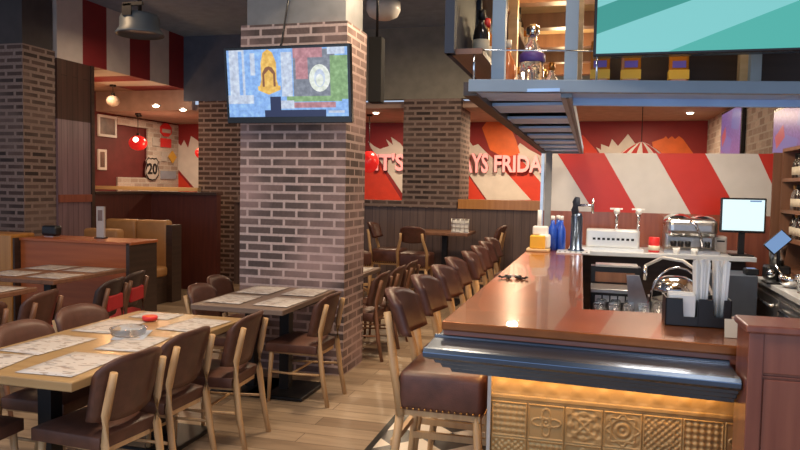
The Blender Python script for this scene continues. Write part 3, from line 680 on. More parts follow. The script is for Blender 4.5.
# grey industrial pendant top left, and the pale bowl lamp right of the column
def drum_lamp(label, c, r, h, mat, ztop):
    t = thing('industrial_pendant_lamp', label, 'pendant lamp', c)
    m = MB(); m.lathe([(r*.0, .03), (r*1.0, .03), (r*1.22, 0), (r*1.24, .015), (r*1.02, .07), (r, h*.8), (r*.9, h), (r*.5, h*1.08), (0, h*1.1)], seg=28); m.build('shade', mat, t)
    m = MB(); m.tube([(0, 0, h), (0, 0, ztop-c[2])], .02, 8); m.build('rod', 'black_metal', t)
    m = MB(); m.box((-.06, -r*1.05, h*.75), (.04, -r*.95, h*1.3)); m.box((-.05, -r*1.05, h*1.2), (.16, -r*.9, h*1.36)); m.build('yoke', 'black_metal', t)
drum_lamp('grey drum lamp hanging before the red striped soffit', (-4.29, 6.0, 3.07), .185, .2, 'lamp_grey', 4.06)
c = ony(385, 14, 8.0); t = thing('bowl_pendant_lamp', 'pale bowl lamp at the ceiling right of the front column', 'pendant lamp', (c.x-.02, 8.0, 3.6))
m = MB(); m.lathe([(0, 0), (.1, .005), (.17, .04), (.2, .1), (.2, .2), (.19, .2), (.0, .2)], seg=24); m.build('bowl', 'white_ceramic', t); m = MB(); m.tube([(0, 0, .2), (0, 0, .27)], .03, 10); m.build('stem', 'black_metal', t)
c0 = ony(376, 103, 7.2); c1 = ony(376, 38, 7.2); w = .07
t = thing('column_loudspeaker', 'tall black loudspeaker hanging right of the front column', 'loudspeaker', (c0.x, 7.2, c0.z))
m = MB(); m.box((-w, -.07, 0), (w, .07, c1.z-c0.z)); m.build('body', 'matt_black', t, bevel=.008); m = MB(); m.tube([(0, 0, c1.z-c0.z), (0, 0, 4.06-c0.z)], .015, 8); m.build('rod', 'black_metal', t)

# ================================================================== BAR
t = thing('bar_counter', 'bar counter with copper top, steel rail and gilded tin front', 'bar counter', (-.05, 3.0, 0))
def rel(p): return (p[0]+.05, p[1]-3.0, p[2])
m = MB(); top = [(-.575, 2.79), (1.3, 2.645), (1.3, 3.42), (-.015, 3.31), (-.055, 6.44), (-.055, 6.46), (-.2, 6.46), (-.2, 6.72), (-.53, 6.72)]
m.prism([rel((x, y, 1.062)) for x, y in top], (0, 0, .038)); m.build('copper_top', 'copper', t, bevel=.008)
m = MB(); lip = [(-.565, 2.80), (1.28, 2.66), (1.28, 3.40), (-.025, 3.30), (-.065, 6.44), (-.21, 6.44), (-.21, 6.70), (-.52, 6.70)]
m.prism([rel((x, y, 1.03)) for x, y in lip], (0, 0, .032)); m.build('top_edge', 'copper_edge', t)
m = MB(); m.box(rel((-.36, 3.0, 0)), rel((-.04, 3.3, 1.03))); m.box(rel((-.04, 3.0, 0)), rel((1.2, 3.28, 1.03))); 
m.prism([rel(q) for q in ((-.36, 3.3, 0), (-.06, 3.3, 0), (-.1, 6.42, 0), (-.22, 6.42, 0), (-.22, 6.68, 0), (-.36, 6.68, 0))], (0, 0, 1.03)); m.build('carcass', 'red_wood', t)
# steel drink rail with stepped mouldings, mitred at the left end
prof = [(.05, 1.03), (.0, 1.044), (-.008, 1.047), (-.016, 1.043), (-.02, 1.036), (-.19, 1.03), (-.2, 1.035), (-.217, 1.033), (-.231, 1.02), (-.23, 1.002), (-.21, .99), (-.19, .986), (-.186, .972), (-.165, .966), (-.16, .95), (-.13, .942), (-.125, .925), (-.085, .915), (-.02, .905), (.16, .9), (.19, .9), (.19, 1.03)]
def railring(x, y0, mit):
    out = []
    for (d, z) in prof:
        dd = max(0, d+.23)
        xx = x+(dd*.9 if (mit and z < 1.0) else (0.0 if mit else 0)); out.append(rel((min(xx, -.365) if mit else xx, y0+d, z)))
    return out
m = MB(); A = [m.bm.verts.new(p) for p in railring(-.6, 2.8, True)]; Bq = [m.bm.verts.new(p) for p in railring(.5, 2.72, False)]; n = len(A)
for i in range(n): m.bm.faces.new((A[i], A[(i+1) % n], Bq[(i+1) % n], Bq[i]))
m.bm.faces.new(A); m.bm.faces.new(Bq[::-1]); m.build('steel_rail', 'rail_steel', t, bevel=.002)
# pressed tin front: relief tiles, each with its own pattern
TW = .155
def tinh(x, z):
    u = (x+.385)/TW; zt = .9-.165-z
    if zt < 0:
        w = (z-(.9-.165)); return .002*(1 if abs(w-.02) < .008 else 0)+.002*max(0, math.sin(x*60)*math.sin(w*70))
    v = zt/TW; i, j = int(math.floor(u)), int(math.floor(v)); a, b = u-i-.5, v-j-.5; e = max(abs(a), abs(b))
    if e > .485: return -.004
    if e > .45: return .0018
    r = math.hypot(a, b); th = math.atan2(b, a); k = (i*2+j*3) % 5
    if k == 0: h = math.cos((a+b)*2*PI*3)*math.cos((a-b)*2*PI*3)
    elif k == 1: h = math.cos(r*40)*(1 if r < .3 else .3)+(1 if abs(r-.38-.05*math.cos(8*th)) < .03 else 0)
    elif k == 2: h = 1 if abs(r-.26-.12*math.cos(4*th)) < .03 else (.8*math.cos(r*60) if r < .12 else (1 if abs(r-.13-.05*math.cos(4*th+PI)) < .025 else -.4))
    elif k == 3: h = math.cos(a*36)*math.cos(b*36)+(.8 if abs(r-.3) < .035 else 0)
    else: h = 1 if abs(abs(a)-abs(b)) < .04 else math.cos(r*36)*.5+.7*math.cos(8*th)*(r > .25)
    return .0016*max(-1, min(1, h*1.4))
m = MB(); m.sheet(lambda u, v: rel((-.385+.985*u, 2.985-tinh(-.385+.985*u, .9-.5*v), .9-.5*v)), 380, 200); m.sheet(lambda u, v: rel((-.385+.985*u, 2.985-tinh(-.385+.985*u, .4-.4*v), .4-.4*v)), 90, 40)
m.build('pressed_tin_front', 'tin', t)
m = MB(); m.box(rel((-.4, 2.955, 0)), rel((-.385, 3.0, .9))); m.build('corner_strip', 'steel', t)
m = MB(); m.box(rel((-.4, 3.1, 1.012)), rel((-.385, 6.5, 1.028))); m.build('light_strip', 'led', t)
m = MB(); m.box(rel((-.37, 2.955, .885)), rel((.5, 2.968, .897))); m.build('light_strip', 'led', t)
# mahogany end panel in the right foreground
t = thing('bar_end_panel', 'mahogany panelled bar end in the right foreground', 'bar panel', (.95, 2.52, 0))
m = MB(); m.box((-.43, -.06, 0), (.6, .1, 1.2)); m.build('panel', 'mahogany', t)
m = MB(); m.box((-.445, -.075, 0), (-.40, .11, 1.2)); m.box((-.4, -.07, 1.07), (.6, -.06, 1.2)); m.box((-.4, -.066, 1.055), (.6, -.06, 1.062)); m.build('frame', 'mahogany', t, bevel=.004)
for x0, x1 in ((-.395, -.195), (-.185, .1), (.11, .4)):
    m = MB(); m.box((x0, -.068, 0), (x1, -.06, 1.05)); m.build('board', 'mahogany', t, bevel=.003)
m = MB(); m.box((-.455, -.085, 1.2), (.6, .12, 1.225)); m.build('cap', 'mahogany', t, bevel=.006)

# striped partition behind the bar
t = thing('bar_partition', 'partition with slanted red and white stripes behind the bar', 'partition', (.6, 7.2, 0))
m = MB(); x0, x1, z0, z1 = -.46-.6, ony(772, 180, 7.2).x-.6, 1.43, 2.01
m.mi = 0; m.box((x0, 0, z0), (x1, .06, z1))
def par(a, b, c_, d, mi):   # pixel stripe edges at the top and bottom
    m.mi = mi; Y = 7.2
    pts = [ony(a, 154, Y), ony(b, 154, Y), ony(d, 212, Y), ony(c_, 212, Y)]
    pts[0].z = pts[1].z = z1; pts[2].z = pts[3].z = z0
    m.prism([(max(x0, min(x1, p.x-.6)), -.0005, p.z) for p in pts], (0, -.003, 0))
par(557, 604, 594, 638, 1); par(656, 705, 691, 740, 1)
tri = [ony(758, 155, 7.2), ony(776, 155, 7.2), ony(776, 184, 7.2)]; tri[0].z = tri[1].z = z1
m.prism([(min(p.x-.6, x1), -.0005, p.z) for p in tri], (0, -.003, 0))
m.build('striped_panel', ['panel_white', 'panel_red'], t)
m = MB(); m.box((x0, -.005, .0), (x1, .06, z0)); m.build('lower_panel', 'mahogany', t)
m = MB(); m.box((x0-.03, -.02, 0), (x0, .08, z1+.01)); m.build('end_post', 'steel', t)
m = MB(); m.box((x1, -.02, 0), (x1+.12, .08, z1+.01)); m.build('end_post', 'walnut', t)

# steel back counter and side counter
t = thing('back_counter', 'pale steel back counter in front of the striped partition', 'counter', (.55, 6.8, 0))
m = MB(); m.box((-.735, -.33, 1.06), (.82, .36, 1.1)); m.build('worktop', 'pale_steel', t, bevel=.004)
m = MB(); m.box((-.7, 0, 0), (.8, .36, 1.06)); m.build('cabinet', 'dark_wood', t)
t = thing('side_counter', 'long steel underbar fridge counter along the right wall', 'counter', (1.62, 5.0, 0))
m = MB(); m.box((-.27, -1.7, .91), (.26, 1.42, .95)); m.build('worktop', 'pale_steel', t, bevel=.004)
m = MB(); m.box((-.24, -1.68, .1), (.26, 1.42, .91)); m.build('carcass', 'steel', t)
for k in range(4):
    y0 = -1.6+.76*k; m = MB(); m.box((-.262, y0, .15), (-.242, y0+.72, .86)); d = m.build('door', 'steel', t, bevel=.004)
    m = MB(); m.tube([(-.265, y0+.1, .8), (-.29, y0+.12, .8), (-.29, y0+.6, .8), (-.265, y0+.62, .8)], .012, 8); h = m.build('handle', 'chrome', d)
m = MB(); m.box((-.24, -1.66, 0), (.26, 1.4, .1)); m.build('plinth', 'black_metal', t)
t = thing('fridge_cabinet', 'blue grey steel cabinet between back counter and side counter', 'cabinet', (1.1, 6.22, 0))
m = MB(); m.box((-.13, -.2, 0), (.19, .2, .99)); m.build('body', 'cab_grey', t, bevel=.004); m = MB(); m.tube([(-.1, -.21, .6), (-.1, -.23, .62), (-.1, -.23, .85), (-.1, -.21, .87)], .008, 6); m.build('handle', 'chrome', t)

# ------------------------------------------------------------------ things on the counters
c = onz(513, 279, 1.1); t = thing('key_bunch', 'dark bunch of keys lying on the copper bar top', 'keys', (c.x, c.y, 1.101))
m = MB()
for k in range(6):
    a = k*1.1; m.tube([(.02*math.cos(a), .02*math.sin(a), .006+.003*k), (.075*math.cos(a), .05*math.sin(a), .006)], .006, 6); m.ball((.08*math.cos(a), .055*math.sin(a), .012), .012, 8, (1, 1, .6))
m.build('keys', 'black_metal', t)
m = MB(); m.tube([(.03*math.cos(a), .03*math.sin(a), .02) for a in [k*PI/6 for k in range(12)]], .003, 6, closed=True); m.build('ring', 'steel', t)
# caddy with napkins and straws
t = thing('napkin_caddy', 'black plastic bar caddy on the copper counter', 'caddy', (.435, 3.1, 1.1))
m = MB(); w, d, h = .125, .07, .115
out = [(-w, 0), (w, 0), (w, h), (w-.03, h), (w-.033, .045), (w-.065, .045), (w-.07, h), (.0, h), (-.005, .04), (-.055, .04), (-.06, h), (-w, h)]
m.prism([(x, -d, z) for x, z in out], (0, .006, 0)); m.box((-w, d-.006, 0), (w, d, h)); m.box((-w, -d, 0), (-w+.006, d, h)); m.box((w-.006, -d, 0), (w, d, h)); m.box((-w, -d, 0), (w, d, .006)); m.box((-.003, -d, 0), (.003, d, h*.9))
m.build('tray', 'black_plastic', t, bevel=.002)
o = MB(); o.rbox((-.11, -.05, .008), (-.012, .05, .122), .008, 2)
for k in range(5): o.box((-.112+.001*k, -.052+.02*k, .01), (-.01, -.04+.02*k, .124+.004*(k % 3)))
o = o.build('napkin_stack', 'paper'); o.location = (.435, 3.1, 1.1); tag(o, 'stack of white paper napkins in the left of the black caddy', 'napkins')
def straw_bundle(px, label):
    t = thing('paper_straw_bundle', label, 'straws', (px, 3.11, 1.108), group='white wrapped straws in the caddy'); m = MB()
    for k in range(44):
        a = random.uniform(-1, 1); b = random.uniform(-1, 1); m.tube([(a*.016, b*.03, 0), (a*.027, b*.036, .25+random.uniform(-.006, .012))], .0055, 6)
    m.build('straws', 'paper', t)
straw_bundle(.452, 'bundle of white wrapped straws in the caddy, left one'); straw_bundle(.527, 'bundle of white wrapped straws in the caddy, right one')
o = MB(); o.box((-.02, -.004, 0), (.025, .004, .07), Matrix.Rotation(-.2, 3, 'X')); o = o.build('price_card', 'label_white'); o.location = (.525, 2.86, 1.1); tag(o, 'small cream card leaning beside the mahogany end panel', 'card')
# caddy at the far corner
t = thing('serving_caddy', 'yellow and white box caddy at the far corner of the copper bar', 'caddy', (-.43, 6.25, 1.1))
m = MB(); m.rbox((-.1, -.1, 0), (.1, .1, .025), .008, 2); m.build('tray', 'pale_wood', t)
m = MB(); m.rbox((-.07, -.08, .025), (.06, .04, .14), .01, 2); m.build('box', 'label_yellow', t); m = MB(); m.rbox((-.055, -.0, .14), (.08, .08, .22), .015, 2); m.rbox((.0, -.04, .025), (.1, .09, .15), .02, 2); m.build('napkins', 'white_ceramic', t)
m = MB(); m.tube([(.0, .04, .2), (.0, .04, .36)], .018, 10); m.build('straw_tube', 'white_ceramic', t)
# blue bottles
def bottle(name, label, loc, prof, mat, cap='white_ceramic', lab=None, group=None, capz=None):
    t = thing(name, label, 'bottle', loc, group=group); m = MB(); m.lathe(prof, seg=16); m.build('glass_body', mat, t)
    rt, zt = prof[-1]; m = MB(); m.lathe([(rt+.004, zt-.02), (rt+.004, zt+.018), (0, zt+.02)], seg=12); m.build('cap', cap, t)
    if lab: m = MB(); r = lab[2]; m.lathe([(r, lab[0]), (r+.001, lab[0]), (r+.001, lab[1]), (r, lab[1])], seg=16); m.build('label', lab[3], t)
    return t
BP = [(.036, 0), (.04, .005), (.04, .17), (.034, .2), (.018, .235), (.015, .29)]
blue = bottle('blue_bottle', 'cobalt blue bottle by the chrome beer tap, leftmost of three', (-.32, 6.42, 1.1), BP, 'blue_glass', group='cobalt blue bottles on the bar')
dup(blue, (-.245, 6.44, 1.1), 0, 'cobalt blue bottle by the chrome beer tap, middle of three'); dup(blue, (-.28, 6.56, 1.1), 0, 'cobalt blue bottle by the chrome beer tap, rear of three')
t = thing('drip_tray', 'flat pale steel drip tray under the chrome beer tap column', 'drip tray', (-.19, 6.27, 1.1))
m = MB(); m.box((-.08, -.16, 0), (.2, .16, .012)); m.build('tray', 'pale_steel', t, bevel=.003)
m = MB()
for k in range(6): m.box((-.06+.045*k, -.14, .012), (-.045+.045*k, -.09, .014))
m.build('grille', 'black_metal', t)
# chrome tap column
t = thing('beer_tap_column', 'blue grey chrome beer tap column with one tall handle', 'beer tap', (-.11, 6.3, 1.112))
m = MB(); m.lathe([(.07, 0), (.07, .012), (.052, .02), (.05, .3), (.04, .33), (0, .335)], seg=20); m.build('column', 'rail_steel', t)
m = MB(); m.tube([(-.01, 0, .3), (-.02, -.01, .36), (-.01, -.01, .42), (.0, -.01, .47)], [.03, .032, .034, .02], 12); m.build('handle', 'canopy_dark', t)
m = MB(); m.tube([(.0, 0, .4), (.08, -.02, .4), (.13, -.02, .395)], .012, 8); m.tube([(.13, -.02, .33), (.13, -.02, .46)], .011, 8); m.build('spout', 'chrome', t)
# beer tower
t = thing('beer_tower', 'wide steel beer tower with two tap handles on the back counter', 'beer tap', (.2, 6.72, 1.1))
m = MB(); m.rbox((-.23, -.06, .02), (.24, .08, .19), .02, 3); m.box((-.26, -.13, 0), (.27, .1, .022)); m.build('body', 'pale_steel', t)
m = MB()
for k in range(9): m.box((-.17+.042*k, -.063, .09), (-.145+.042*k, -.06, .11))
m.build('badge_row', 'black_metal', t)
for x in (.035, .225):
    m = MB(); m.tube([(x, -.02, .19), (x, -.03, .3), (x, -.03, .33)], [.012, .014, .02], 8); m.tube([(x, -.02, .25), (x, -.09, .24), (x, -.1, .2)], .009, 8); h = m.build('tap', 'chrome', t)
    m = MB(); m.lathe([(.02, .33), (.028, .35), (.024, .38), (.0, .385)], (x, -.03, 0), 12); m.box((x-.06, -.045, .37), (x+.05, -.02, .385)); m.build('handle', 'white_ceramic', h)
# red can
t = thing('red_can', 'red tin beside the beer tower on the back counter', 'tin', (.56, 6.62, 1.1)); m = MB(); m.lathe([(.045, 0), (.048, .004), (.048, .13), (.044, .135), (0, .134)], seg=18); m.build('body', 'sign_red', t); m = MB(); m.lathe([(.049, .02), (.0495, .02), (.0495, .06), (.049, .06)], seg=18); m.build('band', 'label_white', t)
# coffee machine
t = thing('coffee_machine', 'silver espresso machine with two rounded tops on the back counter', 'coffee machine', (.87, 6.8, 1.1))
m = MB(); m.rbox((-.21, -.18, .14), (.22, .2, .31), .06, 4); m.rbox((-.21, -.02, .02), (.22, .2, .2), .03, 3); m.box((-.23, -.22, 0), (.23, .22, .03)); m.build('body', 'steel', t, smooth=False)
for x, w in ((-.1, .13), (.11, .12)):
    m = MB(); m.ball((x, 0, .27), w, 18, (1, 1.3, .62)); m.build('dome', 'chrome', t)
m = MB(); m.tube([(-.02, -.19, .29), (.03, -.2, .25), (.07, -.2, .16), (.09, -.2, .06)], .012, 8); m.build('steam_pipe', 'chrome', t)
for x in (-.15, -.09, -.03, .13):
    m = MB(); m.lathe([(.022, .06), (.026, .1), (.02, .11), (0, .11)], (x, -.19, 0), 10); m.tube([(x, -.19, .09), (x, -.26, .085)], .009, 6); m.build('brew_head', 'black_metal', t)
for i, (x, y) in enumerate(((-.13, -.2), (.02, -.22))):
    q = onz(675+18*i, 249, 1.13); cup = MB(); cup.lathe([(.02, 0), (.034, .05), (.03, .05), (.018, .008), (0, .006)], seg=14); cup = cup.build('coffee_cup', 'white_ceramic'); cup.location = (.87+x, 6.55, 1.1); tag(cup, 'white cup before the espresso machine, %s' % ('left one' if i == 0 else 'right one'), 'cup', 'cups before the espresso machine')
# POS monitor and tablet
t = thing('till_monitor', 'till monitor with bright white screen beside the espresso machine', 'monitor', (1.27, 6.6, 1.1))
m = MB(); m.rbox((-.18, -.02, .2), (.18, .02, .5), .008, 2); m.build('casing', 'tv_body', t)
m = MB(); m.poly([(-.165, -.0215, .22), (.165, -.0215, .22), (.165, -.0215, .485), (-.165, -.0215, .485)]); m.mi = 1; m.poly([(.05, -.0225, .467), (.14, -.0225, .467), (.14, -.0225, .48), (.05, -.0225, .48)]); m.build('screen', ['scr_pos', 'scr_tablet'], t)
m = MB(); m.box((-.025, .0, .0), (.025, .03, .25)); m.box((-.09, -.07, 0), (.09, .08, .012)); m.build('stand', 'black_metal', t)
t = thing('till_tablet', 'tilted till tablet with blue screen at the right side counter', 'tablet', (1.4, 5.95, .95))
rot = Matrix.Rotation(-.35, 4, 'Z') @ Matrix.Translation((0, 0, .32)) @ Matrix.Rotation(.75, 4, 'Y') @ Matrix.Rotation(-.35, 4, 'X')
m = MB(); m.rbox((-.055, -.01, -.09), (.055, .01, .09), .006, 2); m.bm.transform(rot); m.build('casing', 'tv_body', t)
m = MB(); m.poly([(-.048, -.011, -.083), (.048, -.011, -.083), (.048, -.011, .083), (-.048, -.011, .083)]); m.bm.transform(rot); m.build('screen', 'scr_tablet', t)
m = MB(); m.tube([(.02, .02, .01), (.02, .04, .2), (0, .02, .32)], .014, 8); m.box((-.08, -.08, 0), (.1, .1, .015)); m.build('stand', 'black_metal', t)
t = thing('receipt_printer', 'pale grey receipt printer under the left side of the till monitor', 'printer', (1.14, 6.87, 1.1))
m = MB(); m.rbox((-.055, -.08, 0), (.05, .08, .15), .012, 2); m.build('casing', 'sign_grey', t); m = MB(); m.box((-.035, -.083, .1), (.03, -.079, .115)); m.build('slot', 'black_plastic', t)
t = thing('card_terminal', 'black card terminal with chrome lamp heads before the till monitor', 'card terminal', (1.26, 6.14, .99))
m = MB(); m.rbox((-.05, -.06, 0), (.05, .06, .05), .01, 2); m.build('body', 'black_plastic', t); m = MB(); m.box((-.03, -.02, .05), (.03, .03, .053)); m.build('screen', 'scr_tablet', t); m = MB(); m.box((-.035, -.05, .05), (.035, -.03, .052)); m.build('keypad', 'steel', t)
# glasses and jars on side counter
GP = [(.028, 0), (.032, .004), (.037, .13), (.034, .13), (.029, .012), (0, .01)]
g0 = MB(); g0.lathe(GP, seg=14); g0 = g0.build('drinking_glass', 'glass'); g0.location = (1.45, 5.45, .95); gg = 'drinking glasses on the side counter'
tag(g0, 'clear drinking glass on the steel side counter', 'glass', gg)
for x, y in ((1.55, 5.5), (1.48, 5.3), (1.6, 5.32), (1.52, 5.14), (1.42, 5.1), (1.63, 5.15)):
    q = g0.copy(); C.objects.link(q); q.location = (x, y, .95)
t = thing('bar_blender', 'black and chrome bar blender on the side counter', 'blender', (1.46, 6.2, .95))
m = MB(); m.rbox((-.09, -.08, 0), (.09, .08, .12), .02, 2); m.build('base', 'black_plastic', t); m = MB(); m.lathe([(.05, .12), (.07, .3), (.06, .31), (.03, .34), (0, .34)], seg=14); m.build('jug', 'steel', t); m = MB(); m.ball((-.06, -.09, .06), .035, 10); m.build('knob', 'chrome', t)
t = thing('mixing_bowl', 'crumpled chrome bowl in front of the till tablet', 'bowl', (1.45, 5.72, .95)); m = MB(); m.lathe([(.04, 0), (.08, .04), (.09, .09), (.082, .09), (.05, .03), (0, .01)], seg=18); m.build('bowl', 'chrome', t)
m = MB(); m.tube([(-.02, 0, .02), (-.1, .05, .16)], .008, 6); m.build('spoon', 'chrome', t)
# bottle cabinet at right
t = thing('bottle_cabinet', 'wooden shelf cabinet of bottles at the right edge behind the bar', 'cabinet', (1.77, 6.35, .95))
m = MB(); m.box((.1, -.7, 0), (.12, .7, 1.1)); m.build('back_panel', 'dark_wood', t)
for z in (0, .27, .52, .8, 1.07): m = MB(); m.box((-.1, -.7, z), (.1, .7, z+.03)); m.build('shelf', 'walnut', t)
for y in (-.72, .7): m = MB(); m.box((-.1, y, 0), (.12, y+.03, 1.1)); m.build('side_panel', 'walnut', t)
SB = [(.03, 0), (.034, .004), (.034, .12), (.028, .145), (.013, .17), (.012, .205)]
b0 = None; kinds = ['dark_glass', 'amber_glass', 'dark_glass', 'clear_bottle']; protos = []
for kd in range(3):
    protos.append(bottle('spirit_bottle', 'bottle', (0, 0, 0), SB, kinds[[0, 1, 3][kd]], ['black_metal', 'sign_red', 'brass'][kd], (.03, .1, .0345, 'label_white')))
used = set()
row = {.27: 'second shelf', .52: 'middle shelf', .8: 'upper shelf'}
for z in (.27, .52, .8):
    for k in range(13):
        kd = random.choice([0, 0, 1, 0, 2]); loc = (1.75, 5.75+.098*k, .95+z+.03)
        lab = '%s bottle with cream label, %s of the bottle cabinet at the right edge' % (['dark', 'amber', 'clear'][kd], row[z])
        gr = '%s bottles on the %s of the cabinet' % (['dark', 'amber', 'clear'][kd], row[z])
        if kd not in used: used.add(kd); q = protos[kd]; q.location = loc; q['label'] = lab; q['group'] = gr
        else: dup(protos[kd], loc, 0, lab, gr)
# underbar well: sink, glass washer, hoses, ice bin
t = thing('underbar_sink', 'steel underbar sink station with draining ledge behind the counter', 'sink', (.22, 4.85, 0))
m = MB(); m.box((-.2, .02, .0), (.14, .5, .96)); m.box((-.2, .36, .96), (.14, .5, 1.1)); m.build('cabinet', 'black_plastic', t)
m = MB(); m.box((-.2, .0, .96), (.14, .3, .985)); m.box((-.17, .34, 1.1), (.12, .5, 1.115)); m.build('ledge', 'steel', t, bevel=.003)
m = MB(); m.box((-.17, .35, .99), (.1, .36, 1.06)); m.build('bottle_rail', 'walnut', t)
m = MB()
for k in range(5): m.box((-.17+.05*k, .012, .9), (-.13+.05*k, .02, .94))
m.build('vent_slots', 'steel', t)
m = MB(); m.prism([(.05, -.1, .8), (.2, -.1, .8), (.1, -.1, 1.1), (.02, -.1, 1.1)], (0, .015, 0)); m.build('splash_panel', 'steel', t)
m = MB(); m.box((-.2, -.3, .0), (.34, 0, .8)); m.build('drip_base', 'black_plastic', t)
for k in range(15):
    q = g0.copy(); C.objects.link(q); q.location = (.22-.15+.09*(k % 5)+.01*(k//5), 4.85-.25+.085*(k//5), .931); q.rotation_euler = (PI, 0, 0); q['label'] = 'upturned clear glass draining at the underbar sink'; q['group'] = 'upturned glasses at the sink'
t = thing('ice_bin', 'steel ice bin with domed lid in the bar well', 'ice bin', (.58, 5.15, 0))
m = MB(); m.box((-.16, -.18, 0), (.16, .18, .9)); m.build('body', 'steel', t); m = MB(); m.lathe([(.155, .9), (.155, .98), (.13, 1.03), (.07, 1.06), (0, 1.065)], seg=22); m.build('lid', 'chrome', t); m = MB(); m.tube([(.17*math.cos(a), -.16, .9+.24*math.sin(a)) for a in [k*PI/10 for k in range(11)]], .008, 6); m.build('handle', 'chrome', t)
t = thing('spray_hose', 'pale arched water hose over the ice bin', 'hose', (.48, 5.0, 1.03)); m = MB(); m.tube([(-.1, .1, .1), (.0, .0, .17), (.12, -.08, .16), (.24, -.12, .08), (.3, -.14, -.05), (.3, -.14, -.3), (.3, -.14, -1.03)], .011, 8); m.build('hose', 'white_ceramic', t); m = MB(); m.tube([(-.1, .1, .1), (-.1, .1, .0)], .014, 8); m.build('nozzle', 'chrome', t)
t = thing('waste_bin', 'white lidded bin behind the black caddy', 'bin', (.62, 4.3, 0)); m = MB(); m.rbox((-.13, -.13, 0), (.13, .13, .9), .02, 2); m.build('body', 'white_ceramic', t); m = MB(); m.rbox((-.14, -.14, .9), (.14, .14, .94), .015, 2); m.build('lid', 'white_ceramic', t)

# ================================================================== CANOPY OVER THE BAR
t = thing('bar_canopy', 'blue grey steel shelf canopy with slatted rack above the bar', 'canopy', (0, 3.0, 2.0))
def rc3(p): return (p[0], p[1]-3.0, p[2]-2.0)
m = MB(); m.prism([rc3(q) for q in ((-.445, 2.56, 2.0), (1.6, 2.95, 2.0), (1.6, 2.98, 2.0), (-.445, 2.59, 2.0))], (0, 0, .045)); m.build('fascia', 'canopy_grey', t, bevel=.002)
m = MB(); m.prism([rc3(q) for q in ((-.445, 2.59, 2.012), (1.6, 2.98, 2.012), (1.6, 3.33, 2.012), (-.08, 3.0, 2.012), (-.445, 2.94, 2.012))], (0, 0, .016)); m.build('shelf', 'slat_blue_sheen', t)
m = MB(); m.prism([rc3(q) for q in ((-.08, 2.9, 1.985), (1.6, 3.22, 1.985), (1.6, 3.25, 1.985), (-.08, 2.93, 1.985))], (0, 0, .028)); m.build('rear_beam', 'slat_blue_sheen', t)
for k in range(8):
    y = 2.45+.57*k; m = MB(); m.box(rc3((-.42, max(y, 2.6), 2.0)), rc3((-.12, y+.29, 2.012))); m.build('slat', 'slat_blue_sheen', t)
m = MB(); m.box(rc3((-.42, 2.95, 2.03)), rc3((-.12, 6.8, 2.036))); m.build('wing_board', 'canopy_dark', t)
m = MB(); m.box(rc3((-.47, 2.6, 1.99)), rc3((-.42, 6.86, 2.04))); m.build('side_beam', 'dark_wood', t)
m = MB(); m.box(rc3((-.12, 2.7, 1.99)), rc3((-.08, 6.86, 2.04))); m.build('side_beam', 'canopy_grey', t)
m = MB(); m.box(rc3((-.1, 2.7, 1.987)), rc3((-.09, 6.86, 1.99))); m.build('cable_slot', 'black_metal', t)
m = MB(); m.box(rc3((-.47, 6.8, 1.985)), rc3((-.08, 6.86, 2.06))); m.build('end_beam', 'canopy_grey', t)
q0 = ony(548, 180, 6.55)
m = MB(); m.box(rc3((q0.x-.028, 6.6, 1.1)), rc3((q0.x+.028, 6.66, 1.99))); m.build('post', 'grey_column', t)
for x0, x1, Y in ((492, 505, 2.66), (565, 578, 2.72), (752, 763, 2.98)):
    xa, xb = ony(x0, 40, Y).x, ony(x1, 40, Y).x; m = MB(); m.box(rc3((xa, Y, 2.03)), rc3((xb, Y+.05, 4.06))); m.build('post', 'canopy_grey', t)
for x0, x1, Y in ((508, 517, 3.5), (574, 583, 3.1), (741, 751, 3.08)):
    xa, xb = ony(x0, 40, Y).x, ony(x1, 40, Y).x; m = MB(); m.box(rc3((xa, Y, 2.03)), rc3((xb, Y+.06, 2.75))); m.build('upright', 'pale_wood', t)
m = MB(); m.tube([rc3((-.44, 2.585, 2.155)), rc3((.04, 2.69, 2.155))], .003, 6)
for u in (0.02, .93): m.tube([rc3((-.44+.48*u, 2.585+.105*u, 2.04)), rc3((-.44+.48*u, 2.585+.105*u, 2.155))], .004, 6)
m.build('guard_rail', 'chrome', t)
m = MB(); m.box(rc3((-.5, 2.95, 2.75)), rc3((1.85, 6.8, 2.79))); m.build('timber_ceiling', 'pale_wood', t)
for k in range(6):
    y = 3.3+.62*k; m = MB(); m.box(rc3((-.46, y, 2.66)), rc3((.0, y+.09, 2.75))); m.build('ceiling_beam', 'walnut', t)
m = MB(); m.box(rc3((.02, 3.05, 2.03)), rc3((.06, 3.13, 2.75))); m.build('divider', 'walnut', t)
m = MB(); m.prism([rc3(q) for q in ((.06, 3.04, 2.028), (1.6, 3.33, 2.028), (1.6, 3.36, 2.028), (.06, 3.07, 2.028))], (0, 0, .72)); m.build('rear_panel', 'dark_wood', t)
# dark outer bottle rack on the left of the wing
t = thing('bottle_rack', 'dark framed bottle rack on the outer left side of the canopy', 'rack', (-.47, 4.0, 2.14))
def rr(p): return (p[0]+.47, p[1]-4.0, p[2]-2.14)
m = MB(); m.box(rr((-.535, 2.56, 2.14)), rr((-.515, 6.8, 2.32))); m.box(rr((-.535, 2.55, 2.14)), rr((-.5, 2.6, 4.06))); m.build('frame', 'canopy_dark', t)
m = MB(); m.box(rr((-.515, 2.58, 2.14)), rr((-.40, 6.8, 2.16))); m.build('shelf', 'walnut', t)
for z in (2.5, 2.82): m = MB(); m.box(rr((-.535, 2.6, z)), rr((-.41, 6.8, z+.02))); m.build('shelf', 'walnut', t)
for y in (3.2, 3.85, 4.5, 5.2, 5.9, 6.7): m = MB(); m.box(rr((-.535, y, 2.16)), rr((-.505, y+.03, 3.3))); m.build('upright', 'canopy_dark', t)
m = MB(); m.box(rr((-.535, 2.6, 2.32)), rr((-.525, 6.8, 3.3))); m.build('back_panel', 'canopy_dark', t)
